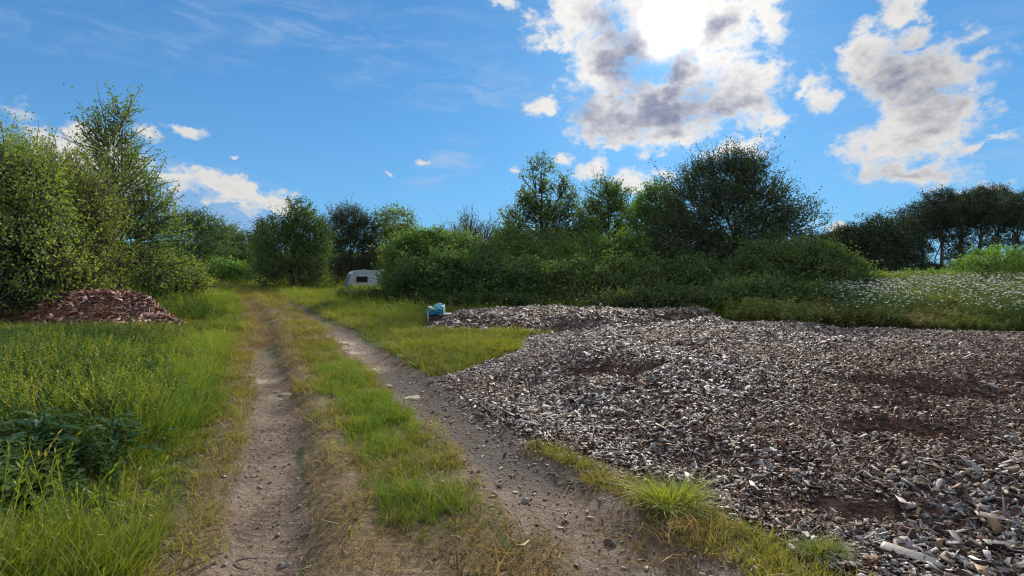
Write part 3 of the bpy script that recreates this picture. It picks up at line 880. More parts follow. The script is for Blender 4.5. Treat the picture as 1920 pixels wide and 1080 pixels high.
def plant(name, label, cat, base, lumps, mat, bark, n_shoots, per, leaf, shoot, seed, up=.5, droop=.15, inner=.45, gap=0.0, trunk_r=.08, stems=1,
          group=None, wr=.38, floor=.05, twigs=.35, tone=0.0, rough=.3, lvar=.3, part='crown', side=.6):
    """lumps: (x, y, z, rx, ry, rz) relative to the base"""
    g = np.random.default_rng(seed)
    root = tag(empty(name, base), label, cat, group)
    Lp = np.array(lumps, float)
    wt = (Lp[:, 3] * Lp[:, 5] + Lp[:, 4] * Lp[:, 5] + Lp[:, 3] * Lp[:, 4]); wt /= wt.sum()
    m = int(n_shoots * 1.6)
    li = g.choice(len(Lp), m, p=wt)
    d = unit(g.normal(0, 1, (m, 3)) + np.array([0, 0, .25]))
    C, Rr = Lp[li, :3], Lp[li, 3:]
    # uneven outline: low-frequency bumps per lump
    ph = g.uniform(0, 6.28, (len(Lp), 6))
    bump = (np.sin(d[:, 0] * 3.1 + ph[li, 0]) * np.sin(d[:, 2] * 3.7 + ph[li, 1]) + np.sin(d[:, 1] * 4.3 + ph[li, 2]) * np.sin(d[:, 0] * 5.3 + d[:, 2] * 4.1 + ph[li, 3]) + .6 * np.sin(d[:, 2] * 9 + d[:, 0] * 8 + ph[li, 4]))
    rad = (inner + (1 - inner) * np.sqrt(g.random(m))) * (1 + rough * .5 * bump)
    P0 = C + d * Rr * rad[:, None]
    keep = P0[:, 2] > floor
    # not deep inside another lump
    for j in range(len(Lp)):
        q = (((P0 - Lp[j, :3]) / Lp[j, 3:]) ** 2).sum(1)
        keep &= ~((q < (inner * .8) ** 2) & (li != j) & (g.random(m) < .85))
    if gap:
        nz = np.sin(P0[:, 0] * 2.9 + seed) * np.sin(P0[:, 2] * 2.6 + seed * 1.7) + np.sin(P0[:, 1] * 3.3 + seed * .3) * np.sin(P0[:, 0] * 4.7 + P0[:, 2] * 3.1)
        keep &= nz > (-1.4 + 1.5 * gap)
    P0, d, li, rad = P0[keep][:n_shoots], d[keep][:n_shoots], li[keep][:n_shoots], rad[keep][:n_shoots]
    m = len(P0)
    sdir = unit(d * side + np.array([0, 0, up]) + g.normal(0, .35, (m, 3)))
    ln = shoot * g.uniform(.4, 1.25, m) * np.where(g.random(m) < .09, 1.9, 1)
    # leaves
    k = per
    t = (np.arange(k)[None] + g.random((m, k))) / k
    pos = P0[:, None] + sdir[:, None] * (ln[:, None] * t)[..., None]
    pos[..., 2] -= droop * ln[:, None] * t ** 2
    pos += g.normal(0, leaf * .55, pos.shape)
    ld = sdir[:, None] * .5 + unit(g.normal(0, 1, pos.shape)) * .9 + np.array([0, 0, -.15])
    sz = leaf * g.uniform(1 - lvar, 1 + lvar, (m, k)) * (1 - .25 * t)
    tn = np.clip(.45 + tone + g.normal(0, .13, (m, 1)) + g.normal(0, .08, (m, k)) + .25 * (t - .5), 0, 1)
    tn = np.clip(tn + (.30 * np.sin(P0[:, 0] * 2.3 + seed) * np.sin(P0[:, 2] * 2.9 + P0[:, 1] * 1.7 + seed * 2.1))[:, None], 0, 1)  # clump-scale tint variation, painting in lit clumps and highlights
    ok = (pos[..., 2] > .02).ravel()
    obj(part, leaves_mesh(part, pos.reshape(-1, 3)[ok], ld.reshape(-1, 3)[ok], sz.ravel()[ok], tn.ravel()[ok], mat, g, wr), root)
    # wood: stems to the lumps, then branches to the shoots
    wb = MB()
    top = Lp[np.argmax(Lp[:, 2]), :3]
    if stems == 1:
        mid = top * np.array([.35, .35, .5]) + g.normal(0, .06, 3) * np.array([1, 1, 0])
        fork = top * np.array([.2, .2, .35])
        tp = [np.array([0, 0, -.15]), fork, mid, top * .8 + np.array([0, 0, .0]), top]
        wb.tube(tp, [trunk_r * 1.25, trunk_r, trunk_r * .75, trunk_r * .45, trunk_r * .15], 7)
        for j in range(len(Lp)):
            c = Lp[j, :3]
            if np.allclose(c, top): continue
            st = fork + (mid - fork) * g.uniform(0, 1) if c[2] < mid[2] * 1.4 else mid * g.uniform(.8, 1.0) + top * 0
            m1 = st * .45 + c * .55 + np.array([0, 0, .12 * np.linalg.norm(c - st)])
            wb.tube([st, m1, c], [trunk_r * .5, trunk_r * .34, trunk_r * .12], 5)
    else:
        for s in range(stems):
            j = s % len(Lp); c = Lp[j, :3] + g.normal(0, .25, 3) * Lp[j, 3:]
            b0 = np.array([c[0] * .35, c[1] * .35, -.1]) + g.normal(0, .08, 3) * np.array([1, 1, 0])
            m1 = b0 * .6 + c * .4 + np.array([0, 0, .15 * c[2]])
            wb.tube([b0, m1, c], [trunk_r, trunk_r * .7, trunk_r * .3], 5)
    obj('trunk' if stems == 1 else 'stems', wb.mesh('wood', bark), root)
    if twigs > 0:
        tb = MB()
        for i in np.nonzero(g.random(m) < twigs)[0][:1500]:
            e = P0[i] + sdir[i] * ln[i] * .95; e[2] -= droop * ln[i] * .9
            c = Lp[li[i], :3]; s0 = P0[i] * .45 + c * .55
            w = .012 + trunk_r * .04
            tb.tube([s0, P0[i], e], [w * 1.3, w, w * .35], 3)
        if tb.n: obj('branches', tb.mesh('twigs', bark), root)
    return root


def at(px, d):
    """ground point d metres ahead of the camera in the photo column px"""
    x = (px - 960) / 1000 * d
    return (x, d, float(land(np.array([x]), np.array([float(d)]))[0]))


def ht(py, d): return EYE + (505 - py) / 1000 * d


L_WILLOW = leaf_mat('willow_leaf', (.065, .105, .022), (.165, .20, .045), .48)
L_BIRCH = leaf_mat('birch_leaf', (.045, .09, .02), (.125, .18, .035), .46)
L_HAW = leaf_mat('hawthorn_leaf', (.022, .045, .012), (.06, .10, .022), .35)
L_DARK = leaf_mat('sallow_leaf', (.022, .036, .014), (.055, .075, .028), .30, (1.1, 1.1, .6))
L_BRAM = leaf_mat('bramble_leaf', (.026, .055, .015), (.10, .145, .035), .38)
L_LIGHT = leaf_mat('ash_leaf', (.05, .10, .02), (.13, .19, .035), .45)
L_PINE = leaf_mat('pine_needle', (.018, .032, .016), (.05, .068, .028), .2, (1, 1, .6))
L_WEED = leaf_mat('weed_leaf', (.03, .07, .022), (.08, .13, .03), .4)
L_FAR = leaf_mat('far_leaf', (.035, .065, .025), (.075, .115, .038), .38)
BARK = plain_mat('bark_grey', (.09, .075, .062), .9, .4, 12, .6, 30)
BARK_D = plain_mat('bark_dark', (.05, .04, .034), .9, .4, 12, .6, 30)
BARK_P = plain_mat('bark_pine', (.075, .055, .045), .9, .4, 6, .6, 20)
BARK_B = plain_mat('bark_birch', (.32, .29, .26), .8, .5, 14, .4, 30)


def build_plants():
    # ---- left: willows, birch
    b = at(5, 12.0)
    plant('willow_shrub', 'tall yellow green willow shrub at the left edge of the picture', 'shrub', b,
          [(-.2, 0, 2.0, 1.5, 1.3, 1.9), (-.6, .2, 3.1, 1.1, 1.1, 1.1), (.7, -.2, 1.5, 1.0, 1.1, 1.4), (.35, .3, 2.9, .8, .9, 1.0), (-.6, -.3, .9, 1.3, 1.0, .9)],
          L_WILLOW, BARK, 3000, 11, .085, .55, 11, up=.75, stems=6, trunk_r=.05, rough=.4, wr=.24, tone=.12, group='willow shrubs on the left')
    b = at(118, 13.6)
    plant('willow_shrub', 'olive green willow shrub between the leftmost shrub and the birch', 'shrub', b,
          [(0, 0, 1.9, 1.2, 1.2, 1.7), (-.5, .2, 3.3, .85, .9, 1.0), (.5, .1, 2.6, .8, .9, 1.1), (.1, -.4, .9, 1.3, 1.0, .9)],
          L_WILLOW, BARK, 2500, 10, .085, .6, 12, up=.8, stems=5, trunk_r=.045, rough=.45, wr=.24, tone=-.12, gap=.15, group='willow shrubs on the left')
    b = at(222, 17)
    plant('birch_tree', 'tall slender birch with a ragged pointed top left of the track', 'tree', b,
          [(0, 0, 2.0, 1.9, 1.6, 1.5), (.1, 0, 3.6, 1.35, 1.2, 1.2), (-.1, 0, 4.9, .85, .8, 1.0), (.25, 0, 5.85, .36, .4, .75), (-.45, 0, 5.35, .3, .35, .55), (1.0, 0, 2.9, .8, .8, .9), (-.9, .1, 3.2, .8, .8, .9), (.9, 0, 1.2, 1.1, 1, .9)],
          L_BIRCH, BARK, 1800, 11, .085, .65, 13, up=.6, trunk_r=.075, gap=.52, rough=.5, twigs=.5, wr=.34)
    b = at(318, 19.5)
    plant('low_shrub', 'low leafy shrub at the foot of the birch beside the track', 'shrub', b,
          [(0, 0, .75, 1.1, 1.0, .8), (-1.0, .3, .9, .9, .9, .9), (.6, 0, .45, .8, .7, .5)], L_WILLOW, BARK, 1100, 9, .09, .42, 14, up=.5, stems=4, trunk_r=.03, tone=.05)
    # ---- far left row beyond the bend
    far = [
        ('round_tree', 'rounded dull green tree farthest left beyond the bend of the track', 372, 50, 400, 2.6, L_FAR, .0, 21),
        ('round_tree', 'broad tree between the dull rounded tree and the spruce', 432, 56, 428, 2.8, L_FAR, .12, 22),
    ]
    for nm, lb, px, d, top, w, mt, tn, sd_ in far:
        h = ht(top, d); bb = at(px, d); h -= bb[2]
        plant(nm, lb, 'tree', bb, [(0, 0, h * .5, w, w * .8, h * .42), (-w * .45, 0, h * .62, w * .6, w * .6, h * .3), (w * .5, 0, h * .55, w * .65, w * .6, h * .33), (0, 0, h * .8, w * .5, w * .5, h * .2), (0, -.5, h * .22, w * .95, w * .7, h * .25)],
              mt, BARK, 1500, 8, .19, .8, sd_, up=.4, trunk_r=.12, tone=tn, rough=.35, twigs=.1, group='trees beyond the bend')
    b = at(418, 41)
    plant('low_shrub', 'bright low shrub where the track turns, in front of the far trees', 'shrub', b, [(0, 0, .9, 1.6, 1.2, .85), (-1.0, 0, .6, 1.2, 1, .6), (1.0, 0, .6, 1.3, 1, .55)], L_LIGHT, BARK, 800, 8, .15, .5, 23, stems=4, trunk_r=.03, tone=-.1)
    b = at(495, 62); h = ht(410, 62)
    plant('spruce_tree', 'dark pointed spruce top showing behind the hawthorn', 'tree', b, [(0, 0, h * .3, 1.9, 1.9, h * .3), (0, 0, h * .58, 1.2, 1.2, h * .22), (0, 0, h * .8, .6, .6, h * .17), (0, 0, h * .93, .22, .22, h * .09)], L_PINE, BARK_P, 900, 9, .2, .6, 24, up=.1, trunk_r=.12, twigs=.1)
    b = at(548, 37); h = ht(372, 37) - b[2]
    plant('hawthorn_tree', 'dense dark hawthorn with a spiky top left of the caravan', 'tree', b,
          [(0, 0, h * .42, 2.5, 2.0, h * .40), (-1.0, 0, h * .50, 1.5, 1.4, h * .28), (.9, 0, h * .62, 1.4, 1.3, h * .24), (.45, 0, h * .84, .8, .8, h * .14), (0, -.6, h * .16, 2.5, 1.8, h * .2), (1.3, 0, h * .4, 1.3, 1.2, h * .3)],
          L_HAW, BARK_D, 3000, 9, .13, .65, 25, up=.5, trunk_r=.14, rough=.4, twigs=.15, tone=.1)
    b = at(658, 51); h = ht(385, 51) - b[2]
    plant('dark_tree', 'near black twiggy tree standing behind the caravan', 'tree', b,
          [(0, 0, h * .45, 3.0, 2.4, h * .36), (-.9, 0, h * .68, 1.9, 1.7, h * .24), (1.0, 0, h * .66, 1.9, 1.7, h * .24), (0, 0, h * .8, 1.6, 1.5, h * .17), (0, 0, h * .2, 2.9, 2.2, h * .22)],
          L_DARK, BARK_D, 2600, 9, .15, .95, 26, up=.9, trunk_r=.16, gap=.1, twigs=.4, wr=.28)
    b = at(738, 53); h = ht(386, 53) - b[2]
    plant('round_tree', 'round topped tree right of the near black tree', 'tree', b,
          [(0, 0, h * .75, 2.0, 1.8, h * .22), (-.6, 0, h * .5, 2.2, 2, h * .3), (.9, 0, h * .55, 1.8, 1.7, h * .25), (0, 0, h * .25, 2.6, 2, h * .25)], L_BIRCH, BARK, 1500, 9, .19, .7, 27, trunk_r=.14, tone=.05, twigs=.1)
    # ---- hedge in the middle
    b = at(790, 26); h = ht(434, 26) - b[2]
    plant('hedge_shrub', 'bright rounded shrub at the left end of the hedge, overlapping the caravan', 'shrub', b,
          [(0, 0, h * .5, 1.55, 1.4, h * .42), (-.7, 0, h * .55, 1.0, 1.0, h * .36), (.7, 0, h * .52, 1.1, 1.1, h * .36), (-.75, -.3, h * .22, 1.0, 1.0, h * .25), (.6, -.5, h * .22, 1.4, 1.1, h * .26), (.1, 0, h * .82, .8, .8, h * .18)],
          L_LIGHT, BARK, 3800, 9, .115, .5, 31, stems=6, trunk_r=.05, tone=-.12, rough=.4, group='shrubs of the hedge')
    specs = [
        ('dark bramble thicket low in the hedge behind the blue sack', 868, 23.5, 478, 2.3, L_BRAM, -.12, 32),
        ('arching hedge shrub above the bramble thicket', 905, 27.5, 452, 2.2, L_BIRCH, .0, 33),
        ('green hedge shrub below the gappy tree', 1010, 27, 444, 2.4, L_BRAM, .18, 34),
        ('shaded bramble thicket behind the middle of the low heap', 1010, 22.5, 492, 2.2, L_BRAM, -.1, 35),
        ('pale leafy hedge shrub below the second tree', 1095, 25.5, 452, 2.0, L_LIGHT, -.08, 36),
        ('small bright rounded bush in front of the pale tree', 1158, 23.5, 450, 1.15, L_LIGHT, -.2, 37),
        ('tall dull green shrub between the gappy tree and the loose spreading tree', 1076, 29, 418, 1.3, L_BIRCH, -.1, 81),
        ('yellow green shrub standing just left of the gappy tree', 955, 29, 434, 1.2, L_WILLOW, -.1, 82),
        ('leafy hedge shrub right of the bright rounded one', 848, 28, 446, 1.2, L_BRAM, .2, 83),
        ('shaded shrub filling the gap below the pale tree and the dark sallow', 1262, 22, 492, 1.5, L_BRAM, -.05, 40),
        ('bramble thicket sprinkled with blossom below the small bright bush', 1130, 21, 500, 1.9, L_BRAM, .1, 38),
    ]
    for lb, px, d, top, w, mt, tn, s in specs:
        b = at(px, d); h = ht(top, d) - b[2]; w *= 1.15
        plant('hedge_shrub', lb, 'shrub', b, [(0, 0, h * .5, w * .8, w * .6, h * .46), (-w * .55, 0, h * .45, w * .6, w * .5, h * .4), (w * .55, 0, h * .45, w * .6, w * .5, h * .42), (w * .15, -.4, h * .22, w * 1.0, w * .55, h * .25)],
              mt, BARK_D, 3600, 9, .115, .55, s, stems=6, trunk_r=.035, tone=tn, rough=.6, twigs=.3, up=.75, group='shrubs of the hedge')
    b = at(888, 31); h = ht(402, 31) - b[2]
    plant('bare_sapling', 'thin half bare grey sapling rising above the hedge', 'tree', b, [(-.3, 0, h * .7, .9, .8, h * .28), (.6, 0, h * .62, 1.0, .8, h * .26), (-1.0, 0, h * .58, .8, .7, h * .22)], L_DARK, BARK, 420, 5, .08, .8, 39, up=.9, stems=7, trunk_r=.035, twigs=1, gap=.2)
    # ---- middle trees
    b = at(1018, 30); h = ht(297, 30) - b[2]
    plant('aspen_tree', 'gappy upright tree with a forked top above the hedge', 'tree', b,
          [(0, 0, h * .5, 1.5, 1.3, h * .18), (-.35, 0, h * .72, .95, .9, h * .15), (-.1, 0, h * .91, .55, .6, h * .09), (1.15, 0, h * .70, .75, .7, h * .12), (-1.5, 0, h * .52, .8, .7, h * .1), (.7, 0, h * .52, 1.1, 1, h * .15), (1.4, 0, h * .82, .35, .4, h * .06), (-.9, 0, h * .64, .7, .7, h * .1)],
          L_BIRCH, BARK_D, 1000, 8, .125, .6, 41, trunk_r=.11, gap=.62, rough=.5, twigs=.6, tone=-.1, wr=.42)
    b = at(1140, 32); h = ht(340, 32) - b[2]
    plant('ash_tree', 'loose spreading tree right of the gappy forked one', 'tree', b,
          [(0, 0, h * .82, 1.3, 1.2, h * .16), (-.9, 0, h * .68, 1.2, 1.1, h * .16), (.9, 0, h * .7, 1.2, 1.1, h * .17), (0, 0, h * .5, 1.7, 1.4, h * .2)],
          L_LIGHT, BARK_D, 1150, 8, .13, .65, 42, trunk_r=.11, gap=.5, rough=.45, twigs=.5, tone=-.22)
    b = at(1232, 28.5); h = ht(343, 28.5) - b[2]
    plant('ash_tree', 'pale green tree leaning against the big dark sallow', 'tree', b,
          [(0, 0, h * .8, 1.0, 1.0, h * .19), (-.6, 0, h * .6, 1.2, 1.1, h * .2), (.5, 0, h * .55, 1.3, 1.2, h * .25), (0, 0, h * .3, 1.8, 1.4, h * .25)],
          L_LIGHT, BARK_D, 2100, 9, .12, .6, 43, trunk_r=.1, gap=.2, rough=.4, twigs=.3, tone=-.3)
    b = at(1368, 25); h = ht(284, 25) - b[2]
    plant('sallow_tree', 'big dark spreading sallow, tallest in the middle of the picture', 'tree', b,
          [(0, 0, h * .50, 2.6, 2.2, h * .28), (-.1, 0, h * .80, 1.5, 1.4, h * .18), (1.3, 0, h * .62, 1.7, 1.5, h * .17), (-1.8, 0, h * .64, 1.4, 1.3, h * .18), (2.7, 0, h * .45, 1.3, 1.2, h * .15), (.2, -.6, h * .24, 3.3, 2.0, h * .25), (.8, 0, h * .86, .8, .8, h * .11), (-2.3, -.2, h * .34, 1.5, 1.4, h * .25), (.4, -1.2, h * .14, 3.0, 1.4, h * .18), (-1.2, .2, h * .80, .9, .9, h * .1)],
          L_DARK, BARK_D, 6600, 10, .105, .85, 44, up=.8, trunk_r=.14, stems=1, gap=.36, rough=.55, twigs=.3, wr=.3, tone=.05)
    # ---- brambles on the right of the heap
    b = at(1492, 19); h = ht(450, 19) - b[2]
    plant('bramble_mound', 'tall bramble mound below the right side of the dark sallow', 'shrub', b,
          [(0, 0, h * .42, 1.9, 1.6, h * .45), (-.9, .2, h * .5, 1.3, 1.2, h * .45), (.9, 0, h * .38, 1.5, 1.3, h * .42), (1.9, .2, h * .25, 1.3, 1.2, h * .3), (-1.6, -.5, h * .22, 1.5, 1.1, h * .25)],
          L_BRAM, BARK_D, 6500, 9, .09, .5, 51, stems=8, trunk_r=.03, up=.35, droop=.35, rough=.35, twigs=.25, tone=.0, group='brambles behind the heap')
    b = at(1250, 17.6)
    plant('bramble_mound', 'low dark bramble skirt behind the crest of the chip heap', 'shrub', b,
          [(-1.4, 0, .3, 1.2, .8, .40), (0, 0, .38, 1.4, .9, .45), (1.5, 0, .38, 1.4, .9, .45), (2.8, -.3, .32, 1.3, .8, .42)],
          L_BRAM, BARK_D, 2000, 8, .08, .38, 52, stems=8, trunk_r=.02, up=.45, droop=.3, tone=-.08, group='brambles behind the heap')
    b = at(1600, 15.6)
    plant('bramble_mound', 'low bramble spur running down to the flower meadow on the right', 'shrub', b,
          [(-1.2, 0, .42, 1.3, .9, .52), (.1, 0, .34, 1.2, .8, .42), (1.1, -.4, .26, 1.0, .7, .32), (2.1, -.9, .20, 1.0, .6, .28), (3.1, -1.5, .14, .9, .5, .22), (-2.6, .2, .5, 1.3, .9, .6)],
          L_BRAM, BARK_D, 2700, 8, .075, .38, 53, stems=8, trunk_r=.02, up=.45, droop=.3, tone=.05, group='brambles behind the heap')
    # ---- meadow shrubs on the right
    for lb, px, d, top, w, tn, s in (('bright green rounded shrub at the right edge below the pines', 1880, 33, 462, 2.5, .1, 61),
                                     ('low pale sapling clump at the left of the flower meadow', 1640, 30, 516, 1.6, .1, 62),
                                     ('low green shrub in the flower meadow below the pine trunks', 1745, 40, 508, 2.6, -.05, 63)):
        b = at(px, d); h = max(ht(top, d) - b[2], .8)
        plant('meadow_shrub', lb, 'shrub', b, [(0, 0, h * .5, w * .8, w * .6, h * .45), (-w * .6, 0, h * .4, w * .6, w * .5, h * .36), (w * .6, 0, h * .4, w * .6, w * .5, h * .38)],
              L_LIGHT, BARK, 1300, 8, .12, .4, s, stems=5, trunk_r=.03, tone=tn, twigs=.15, group='shrubs of the meadow')
    # ---- pine wood on the right
    pines = [(1562, 72, 432, 0, 'leftmost low tree of the pine wood beside the brambles'), (1600, 70, 418, 0, 'second rounded tree from the left of the pine wood'),
             (1645, 68, 405, 0, 'bushy dark tree third from the left in the pine wood'), (1690, 70, 403, 0, 'dense dark tree left of the tall pines'),
             (1728, 74, 378, 1, 'first tall pine at the left of the trunks'), (1765, 70, 356, 1, 'tall pine with a broad domed crown'),
             (1800, 73, 362, 1, 'slim pine right of the domed one'), (1836, 70, 352, 1, 'tallest pine of the wood'),
             (1868, 76, 350, 1, 'pine beside the bright gap in the wood'), (1905, 70, 362, 1, 'pine with low hanging branches at the right edge'), (1955, 74, 350, 1, 'pine cut by the right edge of the picture')]
    for i, (px, d, top, tall, lb) in enumerate(pines):
        b = at(px, d); h = ht(top, d) - b[2]; g = random.Random(i)
        if tall:
            lumps = [(0, 0, h * .86, 2.3, 2.0, h * .13), (g.uniform(-1.6, -.8), 0, h * .72, 1.9, 1.8, h * .11), (g.uniform(.8, 1.6), 0, h * .70, 1.9, 1.8, h * .11), (g.uniform(-.8, .8), 0, h * .60, 1.6, 1.5, h * .09), (g.uniform(-1.6, -.6), 0, h * .47, .9, .9, h * .05), (g.uniform(.4, 1.6), 0, h * .38, .9, .9, h * .06), (g.uniform(-1.5, 1.5), 0, h * .27, 1.0, .9, h * .05), (g.uniform(-1, 1), .5, h * .09, 2.0, 1.5, h * .11)]
            plant('pine_tree', lb, 'tree', b, lumps, L_PINE, BARK_P, 1900, 9, .22, .6, 70 + i, up=.45, trunk_r=.19, gap=.28, rough=.55, twigs=.25, floor=.5, wr=.26, group='trees of the pine wood')
        else:
            lumps = [(0, 0, h * .72, 2.3, 2.0, h * .26), (-1.2, 0, h * .55, 2.3, 2.0, h * .28), (1.2, 0, h * .5, 2.4, 2.0, h * .30), (0, 0, h * .25, 2.9, 2.2, h * .27)]
            plant('pine_tree', lb, 'tree', b, lumps, L_PINE, BARK_P, 2300, 9, .24, .7, 70 + i, up=.45, trunk_r=.17, rough=.5, twigs=.1, wr=.28, group='trees of the pine wood')
    # ---- a distant wood closes the view behind the hedge
    g = np.random.default_rng(900); n = 60000
    px = g.uniform(150, 1700, n); d = g.uniform(88, 104, n); x = (px - 960) / 1000 * d
    top = 3.2 + 3.0 * fbm(x * .12, x * 0 + 3, 3, 130) + 1.2 * np.sin(x * .9) * np.sin(x * .37)
    z = top * g.random(n) ** .6
    tag(obj('distant_wood', leaves_mesh('distant_wood', np.stack([x, d, z], -1), g.normal(0, 1, (n, 3)) + np.array([0, 0, .3]), g.uniform(.35, .7, n), g.uniform(.1, .7, n), L_FAR, g)), 'low distant woodland glimpsed through gaps in the hedge', 'woodland', kind='stuff')


build_plants()


# ------------------------------------------------------------------ meadow, weeds, flowers
def flower_mesh(mat):
    """ox-eye daisy: a stem with leaves and a ring of petals"""
    V = []; Fs = []; mi = []
    def quad(a, b, c, d, m): n = len(V); V.extend([a, b, c, d]); Fs.append((n, n + 1, n + 2, n + 3)); mi.append(m)
    quad((-.003, 0, 0), (.003, 0, 0), (.013, .01, .55), (.008, .01, .55), 0)
    quad((0, -.003, 0), (0, .003, 0), (.01, .013, .55), (.01, .008, .55), 0)
    for k in range(5):
        a = k * 2.4; z = .06 + .09 * k; c, s = math.cos(a), math.sin(a)
        quad((0, 0, z), (.05 * c - .012 * s, .05 * s + .012 * c, z + .05), (.10 * c, .10 * s, z + .04), (.05 * c + .012 * s, .05 * s - .012 * c, z + .05), 0)
    for k in range(8):
        a = k * .785; c, s = math.cos(a), math.sin(a); o = (.011, .011, .552)
        quad((o[0] + .006 * c, o[1] + .006 * s, o[2]), (o[0] + .02 * c - .008 * s, o[1] + .02 * s + .008 * c, o[2] + .008), (o[0] + .034 * c, o[1] + .034 * s, o[2] + .003), (o[0] + .02 * c + .008 * s, o[1] + .02 * s - .008 * c, o[2] + .008), 1)
    me = mesh_np('daisy', np.array(V), [np.array(Fs)], mat[0], {'h': ('POINT', 'FLOAT', np.zeros(len(V)))})
    me.materials.append(mat[1]); me.polygons.foreach_set('material_index', mi)
    return me


def weed_mesh(seed, mat, n=16, h=.5, leaf=.08):
    g = np.random.default_rng(seed); V = []; Fs = []; H = []
    for s in range(4):
        p = np.array([g.normal(0, .06), g.normal(0, .06), 0]); top = p + np.array([g.normal(0, .09), g.normal(0, .09), h * g.uniform(.6, 1.1)])
        for k in range(n):
            t = .12 + .88 * (k + .5) / n; c = p + (top - p) * t
            a = k * 2.1 + g.normal(0, .4); L_ = leaf * (1.25 - .6 * t) * g.uniform(.7, 1.2)
            d = np.array([math.cos(a), math.sin(a), g.uniform(-.2, .5)]); d /= np.linalg.norm(d); e = np.array([-math.sin(a), math.cos(a), g.normal(0, .25)]) * L_ * .32
            b = len(V); V += [c, c + d * L_ * .45 + e + np.array([0, 0, .1 * L_]), c + d * L_ - np.array([0, 0, .15 * L_]), c + d * L_ * .45 - e + np.array([0, 0, .1 * L_])]; H += [t] * 4
            Fs.append((b, b + 1, b + 2, b + 3))
        b = len(V); w = np.array([.004, 0, 0]); V += [p - w, p + w, top + w * .4, top - w * .4]; H += [.3] * 4; Fs.append((b, b + 1, b + 2, b + 3))
    return mesh_np('weed', np.array(V), [np.array(Fs)], mat, {'h': ('POINT', 'FLOAT', np.array(H))})


